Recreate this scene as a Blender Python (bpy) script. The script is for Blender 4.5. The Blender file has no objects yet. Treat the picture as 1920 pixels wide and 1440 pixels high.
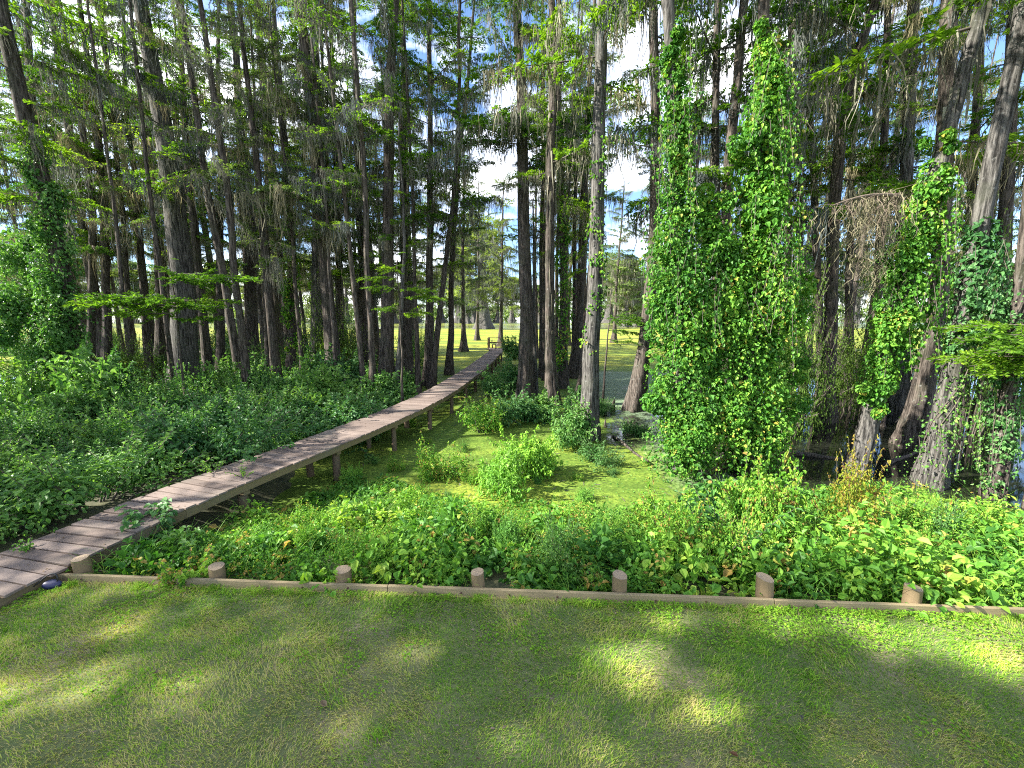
import bpy, math, numpy as np
R = math.radians
scene = bpy.context.scene
C = scene.collection
rng = np.random.default_rng(7)

# ------------------------------------------------------------------ camera, world, sun, exposure
CAM_Z, PITCH, F_PX = 3.6, R(9.8), 750.0
cd = bpy.data.cameras.new('camera'); cam = bpy.data.objects.new('camera', cd); C.objects.link(cam)
cd.sensor_width = 36; cd.lens = F_PX / 1920 * 36; cd.clip_start = .05; cd.clip_end = 3000
cam.location = (0, 0, CAM_Z); cam.rotation_euler = (R(90) - PITCH, 0, 0)
scene.camera = cam
SUN_EL = 35.0
SH = np.array([.985, .17])                    # ground direction in which shadows fall
SH = SH / np.linalg.norm(SH)
world = bpy.data.worlds.new('World'); scene.world = world; world.use_nodes = True
wt = world.node_tree; bg = wt.nodes['Background']
sky = wt.nodes.new('ShaderNodeTexSky'); sky.sky_type = 'NISHITA'; sky.sun_disc = False
sky.sun_elevation = R(SUN_EL); sky.sun_rotation = math.atan2(-SH[0], -SH[1])
sky.air_density = 1.0; sky.dust_density = .6; sky.ozone_density = 1.6
tc = wt.nodes.new('ShaderNodeTexCoord')
mp = wt.nodes.new('ShaderNodeMapping'); mp.inputs['Scale'].default_value = (1, 1, 2.2)
nz = wt.nodes.new('ShaderNodeTexNoise'); nz.inputs['Scale'].default_value = 2.6; nz.inputs['Detail'].default_value = 7; nz.inputs['Roughness'].default_value = .58
rp = wt.nodes.new('ShaderNodeValToRGB'); rp.color_ramp.elements[0].position = .47; rp.color_ramp.elements[1].position = .66
mx = wt.nodes.new('ShaderNodeMixRGB'); mx.inputs[2].default_value = (7.0, 6.95, 6.9, 1)
wt.links.new(tc.outputs['Generated'], mp.inputs[0]); wt.links.new(mp.outputs[0], nz.inputs['Vector'])
wt.links.new(nz.outputs['Fac'], rp.inputs[0]); wt.links.new(rp.outputs[0], mx.inputs[0])
mu = wt.nodes.new('ShaderNodeMixRGB'); mu.blend_type = 'MULTIPLY'; mu.inputs[0].default_value = 1; mu.inputs[2].default_value = (.46, .53, .66, 1)
wt.links.new(sky.outputs[0], mu.inputs[1]); wt.links.new(mu.outputs[0], mx.inputs[1]); wt.links.new(mx.outputs[0], bg.inputs['Color'])
bg.inputs['Strength'].default_value = .135
ld = bpy.data.lights.new('sun', 'SUN'); sun = bpy.data.objects.new('sun', ld); C.objects.link(sun)
ld.energy = 4.8; ld.angle = R(.6); ld.color = (1, .95, .86)
sun.rotation_euler = (R(90 - SUN_EL), 0, math.atan2(SH[0], -SH[1]) + math.pi)
from mathutils import Vector
sv = Vector((SH[0] * math.cos(R(SUN_EL)), SH[1] * math.cos(R(SUN_EL)), -math.sin(R(SUN_EL))))
sun.rotation_euler = sv.to_track_quat('-Z', 'Y').to_euler()
scene.view_settings.view_transform = 'Standard'; scene.view_settings.look = 'None'
scene.view_settings.exposure = 2.15; scene.view_settings.gamma = 1
cy = scene.cycles
cy.max_bounces = 6; cy.diffuse_bounces = 3; cy.glossy_bounces = 2; cy.transmission_bounces = 3; cy.transparent_max_bounces = 4
cy.use_denoising = False; cy.filter_width = 1.1; cy.sample_clamp_indirect = 6
cy.caustics_reflective = False; cy.caustics_refractive = False

# ------------------------------------------------------------------ reading places off the view
def ray(u, v):
    a, b = (u - 960) / F_PX, -(v - 720) / F_PX
    return np.array([a, math.cos(PITCH) + b * math.sin(PITCH), -math.sin(PITCH) + b * math.cos(PITCH)])
def on_z(u, v, z):
    d = ray(u, v); t = (z - CAM_Z) / d[2]
    return np.array([d[0] * t, d[1] * t, z])
def on_y(u, v, y):
    d = ray(u, v); t = y / d[1]
    return np.array([d[0] * t, y, CAM_Z + d[2] * t])
WATER = -.9

# ------------------------------------------------------------------ noise
_g = np.random.default_rng(3).random((256, 256))
def vnoise(x, y):
    x = np.asarray(x, float); y = np.asarray(y, float)
    xi = np.floor(x).astype(int); yi = np.floor(y).astype(int); fx = x - xi; fy = y - yi
    fx = fx * fx * (3 - 2 * fx); fy = fy * fy * (3 - 2 * fy)
    g = lambda i, j: _g[i % 256, j % 256]
    return (g(xi, yi) * (1 - fx) + g(xi + 1, yi) * fx) * (1 - fy) + (g(xi, yi + 1) * (1 - fx) + g(xi + 1, yi + 1) * fx) * fy
def fbm(x, y, o=4):
    s = 0; a = .5; n = 0
    for k in range(o):
        s = s + a * vnoise(x * 2 ** k + 17 * k, y * 2 ** k + 31 * k); n += a; a *= .55
    return s / n
def sstep(a, b, x):
    t = np.clip((x - a) / (b - a), 0, 1); return t * t * (3 - 2 * t)
def unit(v): return v / (np.linalg.norm(v, axis=-1, keepdims=True) + 1e-9)

# ------------------------------------------------------------------ materials
def mat(name):
    m = bpy.data.materials.new(name); m.use_nodes = True
    return m, m.node_tree, m.node_tree.nodes['Principled BSDF']
def ramp(nt, fac, stops):
    r = nt.nodes.new('ShaderNodeValToRGB'); e = r.color_ramp.elements
    while len(e) < len(stops): e.new(.5)
    for k, (p, c) in enumerate(stops): e[k].position = p; e[k].color = (*c, 1)
    nt.links.new(fac, r.inputs[0]); return r.outputs[0]
def attr(nt, name='rnd'):
    a = nt.nodes.new('ShaderNodeAttribute'); a.attribute_name = name; return a.outputs['Fac']
def mathn(nt, op, a, b):
    n = nt.nodes.new('ShaderNodeMath'); n.operation = op
    for k, q in enumerate((a, b)):
        if isinstance(q, (int, float)): n.inputs[k].default_value = q
        else: nt.links.new(q, n.inputs[k])
    return n.outputs[0]
def mixc(nt, fac, a, b, mode='MIX'):
    n = nt.nodes.new('ShaderNodeMixRGB'); n.blend_type = mode
    for k, q in ((0, fac), (1, a), (2, b)):
        if isinstance(q, (int, float)): n.inputs[k].default_value = q
        elif isinstance(q, tuple): n.inputs[k].default_value = (*q, 1)
        else: nt.links.new(q, n.inputs[k])
    return n.outputs[0]
def noise(nt, scale, detail=4, rough=.6, stretch=(1, 1, 1), coord='Object'):
    t = nt.nodes.new('ShaderNodeTexCoord'); p = nt.nodes.new('ShaderNodeMapping'); p.inputs['Scale'].default_value = stretch
    n = nt.nodes.new('ShaderNodeTexNoise'); n.inputs['Scale'].default_value = scale; n.inputs['Detail'].default_value = detail; n.inputs['Roughness'].default_value = rough
    nt.links.new(t.outputs[coord], p.inputs[0]); nt.links.new(p.outputs[0], n.inputs['Vector']); return n.outputs['Fac']
def bump(nt, bs, h, strength, dist):
    b = nt.nodes.new('ShaderNodeBump'); b.inputs['Strength'].default_value = strength; b.inputs['Distance'].default_value = dist
    nt.links.new(h, b.inputs['Height']); nt.links.new(b.outputs[0], bs.inputs['Normal'])
def leafmat(name, stops, trans=.35, rough=.6, spec=.13, tint=(1.25, 1.3, .55), vary=True):
    m, nt, bs = mat(name)
    col = ramp(nt, attr(nt), stops)
    if vary:
        oi = nt.nodes.new('ShaderNodeObjectInfo'); col = mixc(nt, 1.0, col, ramp(nt, oi.outputs['Random'], [(0, (.62, .72, .85)), (.5, (1, 1, 1)), (1, (1.35, 1.2, .85))]), 'MULTIPLY')
    nt.links.new(col, bs.inputs['Base Color']); bs.inputs['Roughness'].default_value = rough; bs.inputs['Specular IOR Level'].default_value = spec
    tr = nt.nodes.new('ShaderNodeBsdfTranslucent'); nt.links.new(mixc(nt, 1.0, col, tint, 'MULTIPLY'), tr.inputs['Color'])
    ms = nt.nodes.new('ShaderNodeMixShader'); ms.inputs[0].default_value = trans
    out = nt.nodes['Material Output']
    nt.links.new(bs.outputs[0], ms.inputs[1]); nt.links.new(tr.outputs[0], ms.inputs[2]); nt.links.new(ms.outputs[0], out.inputs['Surface'])
    return m
def barkmat(name, dark, light, moss=(.10, .12, .06)):
    m, nt, bs = mat(name)
    a = noise(nt, 3.2, 6, .65, (6, 6, .55)); b = noise(nt, 1.1, 4, .6)
    col = ramp(nt, a, [(.40, dark), (.60, light)])
    col = mixc(nt, ramp(nt, b, [(.5, (0, 0, 0)), (.75, (.6, .6, .6))]), col, moss)
    w = noise(nt, 9, 3, .5); col = mixc(nt, ramp(nt, w, [(.62, (0, 0, 0)), (.7, (.45, .45, .45))]), col, (.22, .22, .20))
    nt.links.new(col, bs.inputs['Base Color']); bs.inputs['Roughness'].default_value = .95; bs.inputs['Specular IOR Level'].default_value = .15
    bump(nt, bs, a, .9, .06); return m
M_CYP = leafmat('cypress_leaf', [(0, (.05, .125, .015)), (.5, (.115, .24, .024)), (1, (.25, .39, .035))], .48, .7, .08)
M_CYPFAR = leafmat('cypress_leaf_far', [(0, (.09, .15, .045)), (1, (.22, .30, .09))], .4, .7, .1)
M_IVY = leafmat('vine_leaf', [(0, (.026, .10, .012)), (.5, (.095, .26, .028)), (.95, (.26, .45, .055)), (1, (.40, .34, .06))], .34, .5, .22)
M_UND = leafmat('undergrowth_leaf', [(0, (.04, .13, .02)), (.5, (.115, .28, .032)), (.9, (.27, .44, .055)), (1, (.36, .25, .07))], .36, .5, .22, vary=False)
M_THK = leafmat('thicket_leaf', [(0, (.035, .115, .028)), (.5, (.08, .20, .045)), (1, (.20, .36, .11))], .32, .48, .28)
M_BIG = leafmat('broad_dark_leaf', [(0, (.035, .11, .02)), (1, (.08, .20, .04))], .25, .45, .3)
M_YEL = leafmat('yellowing_leaf', [(0, (.16, .26, .03)), (.45, (.36, .38, .035)), (.8, (.40, .27, .05)), (1, (.22, .09, .04))], .35, .5, .25)
M_PALE = leafmat('pale_leaf', [(0, (.09, .25, .035)), (1, (.24, .44, .08))], .35, .5, .2)
M_REED = leafmat('reed_blade', [(0, (.10, .22, .03)), (1, (.24, .36, .06))], .35, .45, .3)
M_OAK = leafmat('oak_leaf', [(0, (.04, .09, .02)), (1, (.12, .21, .035))], .38, .5, .2)
M_MOSS = leafmat('spanish_moss', [(0, (.10, .10, .08)), (.6, (.19, .19, .155)), (1, (.32, .32, .26))], .25, .95, .05, (1, 1, .9))
M_DEAD = leafmat('dead_twig', [(0, (.10, .075, .055)), (1, (.22, .18, .15))], .1, .95, .05, (1, 1, .9))
M_GRASS = leafmat('lawn_blade', [(0, (.09, .23, .02)), (.35, (.22, .41, .034)), (.6, (.40, .51, .065)), (.8, (.58, .52, .18)), (1, (.54, .41, .24))], .3, .7, .06, vary=False)
M_BARK = barkmat('cypress_bark', (.022, .018, .015), (.12, .10, .084), (.055, .065, .035))
M_BARKL = barkmat('pale_bark', (.022, .0205, .0185), (.135, .127, .115), (.10, .105, .075))
M_TWIG, nt, bs = mat('twig_bark'); bs.inputs['Base Color'].default_value = (.09, .075, .06, 1); bs.inputs['Roughness'].default_value = .9
def woodmat(name, a, b, stretch, scale=3, rough=.8):
    m, nt, bs = mat(name)
    n = noise(nt, scale, 6, .65, stretch); g = noise(nt, .8, 3, .6)
    c = mixc(nt, attr(nt), a, b)
    c = mixc(nt, mathn(nt, 'MULTIPLY', n, .65), c, tuple(q * .42 for q in a))
    c = mixc(nt, ramp(nt, g, [(.5, (0, 0, 0)), (.72, (.5, .5, .5))]), c, (.15, .14, .11))
    nt.links.new(c, bs.inputs['Base Color']); bs.inputs['Roughness'].default_value = rough; bs.inputs['Specular IOR Level'].default_value = .25
    bump(nt, bs, n, .5, .01); return m
M_PLANK = woodmat('weathered_plank', (.14, .105, .087), (.28, .22, .187), (1.2, 16, 4))
M_JOIST = woodmat('treated_joist', (.15, .115, .06), (.24, .185, .095), (2, 2, 14))
M_EDGE = woodmat('treated_edging', (.25, .19, .10), (.35, .28, .16), (.9, 14, 14))
M_POST = woodmat('treated_post', (.20, .145, .08), (.29, .21, .115), (14, 14, 1.2))
M_PILE = woodmat('pier_post', (.12, .085, .055), (.20, .15, .095), (10, 10, 1.2))
m, nt, bs = mat('sawn_end')                                   # growth rings on the cut tops
t = nt.nodes.new('ShaderNodeTexCoord'); wv = nt.nodes.new('ShaderNodeTexWave'); wv.wave_type = 'RINGS'; wv.rings_direction = 'Z'
wv.inputs['Scale'].default_value = 22; wv.inputs['Distortion'].default_value = 2.5; wv.inputs['Detail'].default_value = 3
nt.links.new(t.outputs['Object'], wv.inputs['Vector'])
nn = noise(nt, 40, 3, .6)
c = mixc(nt, wv.outputs['Fac'], (.17, .125, .08), (.36, .275, .18)); c = mixc(nt, ramp(nt, nn, [(.5, (0, 0, 0)), (.7, (.6, .6, .6))]), c, (.13, .095, .07))
nt.links.new(c, bs.inputs['Base Color']); bs.inputs['Roughness'].default_value = .9
M_SAWN = m
def plain(name, col, rough, metal=0):
    m, nt, bs = mat(name); n = noise(nt, 30, 3, .6)
    nt.links.new(mixc(nt, n, tuple(q * .75 for q in col), tuple(min(1, q * 1.2) for q in col)), bs.inputs['Base Color'])
    bs.inputs['Roughness'].default_value = rough; bs.inputs['Metallic'].default_value = metal; return m
M_RUST = plain('rusty_bolt', (.10, .05, .035), .8, .4)
M_BLUE = plain('dark_blue_cloth', (.010, .014, .06), .45)
M_BLACK = plain('black_strap', (.012, .012, .014), .5)
M_DARK = plain('dark_hull', (.03, .03, .035), .5)
M_WHITE = plain('pale_panel', (.6, .6, .58), .6)
# lawn soil
M_SOIL, nt, bs = mat('lawn_soil')
n1 = noise(nt, .9, 5, .65, coord='Object'); n2 = noise(nt, 30, 4, .7)
c = ramp(nt, n1, [(.35, (.11, .18, .035)), (.57, (.21, .22, .09)), (.70, (.38, .30, .19))])
c = mixc(nt, mathn(nt, 'MULTIPLY', n2, .7), c, (.05, .045, .025))
nt.links.new(c, bs.inputs['Base Color']); bs.inputs['Roughness'].default_value = 1; bump(nt, bs, n2, .8, .02)
M_MUD, nt, bs = mat('bank_mud')
n1 = noise(nt, 2.5, 5, .65); c = ramp(nt, n1, [(.35, (.03, .035, .015)), (.65, (.075, .075, .03))])
nt.links.new(c, bs.inputs['Base Color']); bs.inputs['Roughness'].default_value = .9; bump(nt, bs, n1, .8, .05)
# swamp water with floating duckweed: 'cover' and 'tone' are stored on the mesh
M_WATER, nt, bs = mat('swamp_water')
cov = attr(nt, 'cover'); tone = attr(nt, 'tone')
nA = noise(nt, 1.3, 8, .72); nB = noise(nt, 55, 3, .6); nC = noise(nt, .45, 6, .65, (.5, 1.6, 1))
nAB = mathn(nt, 'ADD', mathn(nt, 'MULTIPLY', nA, .62), mathn(nt, 'MULTIPLY', nB, .38))
d = mathn(nt, 'SUBTRACT', mathn(nt, 'ADD', mathn(nt, 'MULTIPLY', cov, .52), .26), nAB)
mask = mathn(nt, 'MULTIPLY', d, 16.0); mk = nt.nodes.new('ShaderNodeClamp'); nt.links.new(mathn(nt, 'ADD', mask, .5), mk.inputs[0]); mask = mk.outputs[0]
nD = noise(nt, 9, 5, .75); nE = noise(nt, .28, 5, .6, (.35, 1.3, 1))
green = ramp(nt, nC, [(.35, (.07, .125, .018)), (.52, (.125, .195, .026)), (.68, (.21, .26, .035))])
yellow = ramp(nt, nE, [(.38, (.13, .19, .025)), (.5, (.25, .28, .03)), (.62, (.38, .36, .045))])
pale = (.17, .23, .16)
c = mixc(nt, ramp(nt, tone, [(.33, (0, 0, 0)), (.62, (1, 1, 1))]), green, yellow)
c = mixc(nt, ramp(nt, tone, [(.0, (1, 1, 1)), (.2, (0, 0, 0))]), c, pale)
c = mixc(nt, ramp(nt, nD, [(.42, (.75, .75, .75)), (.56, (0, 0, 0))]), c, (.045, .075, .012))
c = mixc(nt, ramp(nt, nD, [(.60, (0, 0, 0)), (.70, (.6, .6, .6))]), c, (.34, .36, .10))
nt.links.new(mixc(nt, mask, (.012, .014, .009), c), bs.inputs['Base Color'])
nt.links.new(mathn(nt, 'ADD', mathn(nt, 'MULTIPLY', mask, .75), .04), bs.inputs['Roughness'])
nt.links.new(mathn(nt, 'ADD', mathn(nt, 'MULTIPLY', mask, -.35), .5), bs.inputs['Specular IOR Level'])
hgt = mathn(nt, 'ADD', mathn(nt, 'MULTIPLY', mask, nD), mathn(nt, 'MULTIPLY', noise(nt, 3, 2, .5), .10))
bump(nt, bs, hgt, .55, .025)

# ------------------------------------------------------------------ mesh building
class G:
    def __init__(s): s.V = []; s.F = []; s.n = 0
    def add(s, v, f, rnd=None, m=0, smooth=False):
        v = np.asarray(v, np.float32).reshape(-1, 3); f = np.asarray(f, np.int64)
        if len(f) == 0: return
        if rnd is None: rnd = np.full(len(f), .5)
        s.V.append(v); s.F.append((f + s.n, np.broadcast_to(np.asarray(rnd, np.float32), (len(f),)), m, smooth)); s.n += len(v)
    def merge(s, g, M=None, off=(0, 0, 0), shear=0.0, dr=0.0):
        for v, (f, r, m, sm) in zip(g.V, g.F): pass
        v = np.concatenate(g.V); w = v.copy()
        if shear: w[:, 2] += shear * v[:, 0]
        if M is not None: w = w @ M.T
        w = w + np.asarray(off)
        base = s.n; s.V.append(w.astype(np.float32)); s.n += len(w)
        for f, r, m, sm in g.F: s.F.append((f + base, np.clip(r + dr, 0, 1), m, sm))
    def absorb(s, g, m):
        for v in g.V: s.V.append(v)
        for f, r_, _, sm in g.F: s.F.append((f + s.n, r_, m, sm))
        s.n += g.n
        return s
    def mesh(s, name, mats):
        V = np.concatenate(s.V)
        me = bpy.data.meshes.new(name)
        loops = np.concatenate([f.ravel() for f, *_ in s.F]); tot = np.concatenate([np.full(len(f), f.shape[1]) for f, *_ in s.F])
        me.vertices.add(len(V)); me.vertices.foreach_set('co', V.ravel())
        me.loops.add(len(loops)); me.loops.foreach_set('vertex_index', loops.astype(np.int32))
        me.polygons.add(len(tot)); st = np.concatenate([[0], np.cumsum(tot)[:-1]])
        me.polygons.foreach_set('loop_start', st.astype(np.int32))
        me.polygons.foreach_set('material_index', np.concatenate([np.full(len(f), m) for f, _, m, _ in s.F]).astype(np.int32))
        me.polygons.foreach_set('use_smooth', np.concatenate([np.full(len(f), sm) for f, _, _, sm in s.F]).astype(bool))
        a = me.attributes.new('rnd', 'FLOAT', 'FACE'); a.data.foreach_set('value', np.concatenate([r for _, r, _, _ in s.F]).astype(np.float32))
        for q in (mats if isinstance(mats, (list, tuple)) else [mats]): me.materials.append(q)
        me.update(calc_edges=True); me.validate(); return me
def link(name, me, parent=None, loc=None):
    o = bpy.data.objects.new(name, me); C.objects.link(o)
    if loc is not None: o.location = loc
    if parent: o.parent = parent
    return o
def build(name, g, mats, parent=None, loc=None): return link(name, g.mesh(name, mats), parent, loc)
def tag(o, label=None, cat=None, group=None, kind=None):
    for k, v in (('label', label), ('category', cat), ('group', group), ('kind', kind)):
        if v: o[k] = v
    return o
def thing(name, loc, label, cat, group=None, rz=0, sc=1):
    o = bpy.data.objects.new(name, None); C.objects.link(o); o.location = loc; o.rotation_euler.z = rz; o.scale = (sc,) * 3
    o.empty_display_size = .2
    return tag(o, label, cat, group)
def copy_thing(src, loc, rz=0, sc=(1, 1, 1), label=None):
    r = src.copy(); C.objects.link(r); r.location = loc; r.rotation_euler = (0, 0, rz); r.scale = sc if not isinstance(sc, (int, float)) else (sc,) * 3
    if label: r['label'] = label
    for ch in src.children:
        c = ch.copy(); C.objects.link(c); c.parent = r
    return r

def leaves(g, P, D, N, L, W, rnd, m=0, fold=.25, droop=.12, wide=(.25, .62)):
    n = len(P); D = unit(D); S = unit(np.cross(D, N)); N = unit(np.cross(S, D))
    L = np.broadcast_to(L, (n,))[:, None]; W = np.broadcast_to(W, (n,))[:, None]
    up = N * W * fold
    v = np.stack([P, P + D * L * wide[0] + S * W * .5 + up, P + D * L * wide[1] + S * W * .42 + up, P + D * L - N * L * droop,
                  P + D * L * wide[1] - S * W * .42 + up, P + D * L * wide[0] - S * W * .5 + up], 1).reshape(-1, 3)
    b = (np.arange(n) * 6)[:, None]
    f = np.stack([b + [0, 1, 2, 3], b + [0, 3, 4, 5]], 1).reshape(-1, 4)
    g.add(v, f, np.repeat(rnd, 2), m)
def fronds(g, P, D, N, L, W, rnd, m=0):
    n = len(P); D = unit(D); S = unit(np.cross(D, N))
    L = np.broadcast_to(L, (n,))[:, None]; W = np.broadcast_to(W, (n,))[:, None]
    v = np.stack([P, P + D * L * .45 + S * W * .5, P + D * L, P + D * L * .45 - S * W * .5], 1).reshape(-1, 3)
    f = (np.arange(n) * 4)[:, None] + np.arange(4)
    g.add(v, f, rnd, m)
def strands(g, P, L, W, rnd, seg=4, wig=.2, m=0, r=rng):
    """hanging tapered strips"""
    n = len(P); a = r.random(n) * 6.283; S = np.stack([np.cos(a), np.sin(a), 0 * a], 1)
    cols = []; off = np.zeros((n, 3))
    for k in range(seg + 1):
        t = k / seg
        w = (W * (1 - t) ** .7 * (.55 + .9 * r.random(n)) + .004)[:, None]
        c = P + off; c = c + np.stack([0 * L, 0 * L, -L * t], 1)
        cols += [c + S * w * .5, c - S * w * .5]
        off = off + r.normal(0, 1, (n, 3)) * [1, 1, .2] * (L * wig / seg)[:, None]
    v = np.stack(cols, 1).reshape(-1, 3); K = 2 * (seg + 1)
    b = (np.arange(n) * K)[:, None]
    f = np.concatenate([b + [2 * k, 2 * k + 1, 2 * k + 3, 2 * k + 2] for k in range(seg)], 0)
    g.add(v, f, np.tile(rnd, seg), m)
def blades(g, P, D, L, W, rnd, bend=.5, seg=2, m=0):
    """upright curved grass blades; D is the direction they lean to"""
    n = len(P); D = unit(D); S = np.stack([-D[:, 1], D[:, 0], 0 * D[:, 0]], 1)
    cols = []
    for k in range(seg + 1):
        t = k / seg; w = (W * (1 - t) ** .8 + W * .06)[:, None]
        c = P + D * (bend * L * t * t)[:, None] + np.stack([0 * L, 0 * L, L * t * (1 - .45 * bend * t)], 1)
        cols += [c + S * w * .5, c - S * w * .5]
    v = np.stack(cols, 1).reshape(-1, 3); K = 2 * (seg + 1); b = (np.arange(n) * K)[:, None]
    f = np.concatenate([b + [2 * k, 2 * k + 1, 2 * k + 3, 2 * k + 2] for k in range(seg)], 0)
    g.add(v, f, np.tile(rnd, seg), m)
def tube(g, pts, rad, ns=6, m=0, rnd=.5, cap=False, flute=None):
    pts = np.asarray(pts, float); n = len(pts); rad = np.broadcast_to(rad, (n,))
    T = unit(np.gradient(pts, axis=0)); ref = np.array([0, 0, 1.]) if abs(T[:, 2]).mean() < .8 else np.array([1., 0, 0])
    A = unit(np.cross(T, ref)); B = np.cross(T, A)
    th = np.arange(ns) / ns * 2 * np.pi
    rr = rad[:, None] * np.ones(ns)
    if flute is not None: rr = rr * flute
    v = pts[:, None] + rr[..., None] * (np.cos(th)[None, :, None] * A[:, None] + np.sin(th)[None, :, None] * B[:, None])
    i = np.arange(n - 1)[:, None] * ns; j = np.arange(ns)[None]
    f = np.stack([i + j, i + (j + 1) % ns, i + ns + (j + 1) % ns, i + ns + j], -1).reshape(-1, 4)
    g.add(v.reshape(-1, 3), f, np.full(len(f), rnd), m, True)
    if cap:
        g.add(v[-1], [list(range(ns))], [rnd], m); g.add(v[0], [list(range(ns))[::-1]], [rnd], m)
def box(g, c, half, M=None, rnd=.5, m=0, bev=0.0):
    c = np.asarray(c, float); h = np.asarray(half, float)
    s = np.array([[x, y, z] for z in (-1, 1) for y in (-1, 1) for x in (-1, 1)], float)
    if bev:                                                    # chamfered box
        pts = []; idx = {}
        for k, q in enumerate(s):
            for ax in range(3):
                p = q * (h - bev); p[ax] = q[ax] * h[ax]; idx[(k, ax)] = len(pts); pts.append(p)
        v = np.array(pts); fs = []
        for ax in range(3):
            a, b = [k for k in range(3) if k != ax]
            for sg in (-1, 1):
                ks = [k for k in range(8) if s[k][ax] == sg]
                ks.sort(key=lambda k: math.atan2(s[k][b], s[k][a])); f = [idx[(k, ax)] for k in ks]
                fs.append(f if (sg > 0) == (ax != 1) else f[::-1])
        for k in range(8):
            for l in range(k + 1, 8):
                dif = [ax for ax in range(3) if s[k][ax] != s[l][ax]]
                if len(dif) == 1:
                    a, b = [q for q in range(3) if q != dif[0]]
                    fs.append([idx[(k, a)], idx[(l, a)], idx[(l, b)], idx[(k, b)]])
        tri = [[idx[(k, 0)], idx[(k, 1)], idx[(k, 2)]] for k in range(8)]
        if M is not None: v = v @ M.T
        g.add(v + c, fs, np.full(len(fs), rnd), m); g.F.append((np.array(tri) + g.n - len(v), np.full(8, rnd, np.float32), m, False))
        return
    v = s * h
    if M is not None: v = v @ M.T
    f = [[0, 2, 3, 1], [4, 5, 7, 6], [0, 1, 5, 4], [2, 6, 7, 3], [0, 4, 6, 2], [1, 3, 7, 5]]
    g.add(v + c, f, np.full(6, rnd), m)
def rotz(a): c, s = math.cos(a), math.sin(a); return np.array([[c, -s, 0], [s, c, 0], [0, 0, 1.]])

# ------------------------------------------------------------------ the setting
EDGE_A, EDGE_B = np.array([-6.22, 4.94]), np.array([12.0, 3.97])
def edge_y(x): return EDGE_A[1] + (np.asarray(x) - EDGE_A[0]) * (EDGE_B[1] - EDGE_A[1]) / (EDGE_B[0] - EDGE_A[0])
def bank_z(x, y):
    d = np.asarray(y) - edge_y(x)
    shore = 4.2 + 1.6 * (fbm(np.asarray(x) * .25 + 5, np.asarray(y) * .25) - .5) * 2
    right = sstep(2.5, 5, x) * 0.9
    left = sstep(-5.5, -8.5, x) * 13 * sstep(-22, -12, x)
    s = shore + right + left
    z = -.18 - .75 * sstep(0, 1, d / s) - .5 * sstep(1, 1.8, d / s)
    return z + .10 * (fbm(np.asarray(x) * 1.3, np.asarray(y) * 1.3) - .5)
def sheet(name, xs, ys, zf, m, kind='structure', extra=None):
    X, Y = np.meshgrid(xs, ys); Z = zf(X, Y); n, k = X.shape
    i = np.arange(n - 1)[:, None] * k + np.arange(k - 1)[None]
    f = np.stack([i, i + 1, i + k + 1, i + k], -1).reshape(-1, 4)
    g = G(); g.add(np.stack([X, Y, Z], -1).reshape(-1, 3), f, None, 0, True); me = g.mesh(name, m)
    for an, fn in (extra or {}).items():
        a = me.attributes.new(an, 'FLOAT', 'POINT'); a.data.foreach_set('value', fn(X, Y).ravel().astype(np.float32))
    o = link(name, me); return tag(o, kind=kind)
xs = np.concatenate([np.linspace(-80, -16, 12), np.linspace(-14, 14, 90), np.linspace(16, 80, 12)])
def lawn_sheet():
    t = np.concatenate([np.linspace(0, .9, 10), np.linspace(.92, 1, 40)])
    X, T = np.meshgrid(xs, t); Y = -60 + (edge_y(X) - .012 + 60) * T
    Z = .035 * (fbm(X * .6, Y * .6) - .5) * sstep(0, .4, edge_y(X) - Y)
    n, k = X.shape; i = np.arange(n - 1)[:, None] * k + np.arange(k - 1)[None]
    f = np.stack([i, i + 1, i + k + 1, i + k], -1).reshape(-1, 4)
    g = G(); g.add(np.stack([X, Y, Z], -1).reshape(-1, 3), f, None, 0, True)
    tag(build('lawn', g, M_SOIL), kind='structure')
lawn_sheet()
def bank_sheet():
    t = np.concatenate([np.linspace(0, 26, 140), [40, 90, 250, 900]])
    X, T = np.meshgrid(np.concatenate([[-900, -300], xs, [300, 900]]), t); Y = edge_y(X) * np.where(abs(X) > 90, .3, 1) - .02 + T
    Z = bank_z(X, Y)
    n, k = X.shape; i = np.arange(n - 1)[:, None] * k + np.arange(k - 1)[None]
    f = np.stack([i, i + 1, i + k + 1, i + k], -1).reshape(-1, 4)
    g = G(); g.add(np.stack([X, Y, Z], -1).reshape(-1, 3), f, None, 0, True)
    tag(build('bank', g, M_MUD), kind='structure')
bank_sheet()
def cover(X, Y):
    c = np.full(X.shape, .95)
    rightwater = sstep(3.6, 5.2, X - .12 * (Y - 12)) * sstep(21, 17, Y)
    c = c - .75 * rightwater - .55 * sstep(1.4, .6, abs(X - 4.3 - .15 * (Y - 14))) * sstep(12.2, 13.5, Y) * sstep(20, 18, Y) * (1 - rightwater) - .22 * sstep(.55, .75, fbm(X * .6 + 9, Y * .6, 3))
    c = c + .25 * rightwater * sstep(7.5, 6, X)
    c = c - .25 * sstep(4, 7, X) * sstep(18, 21, Y) * sstep(36, 31, Y)
    c = c - .6 * sstep(-11, -14, X) * sstep(17, 20, Y) * sstep(33, 29, Y)
    c = c - .55 * sstep(10, 14, X) * sstep(40, 28, Y)
    far = sstep(95, 150, Y); c = c * (1 - far) + far * (.42 + .35 * (fbm(X * .01 + 3, Y * .02) - .5))
    return c * (1 - sstep(220, 270, Y))
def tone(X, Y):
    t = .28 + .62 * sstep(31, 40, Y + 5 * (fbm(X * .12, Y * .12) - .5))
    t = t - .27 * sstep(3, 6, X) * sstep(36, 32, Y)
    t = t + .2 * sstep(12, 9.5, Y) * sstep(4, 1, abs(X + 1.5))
    return np.clip(t, 0, 1)
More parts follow.
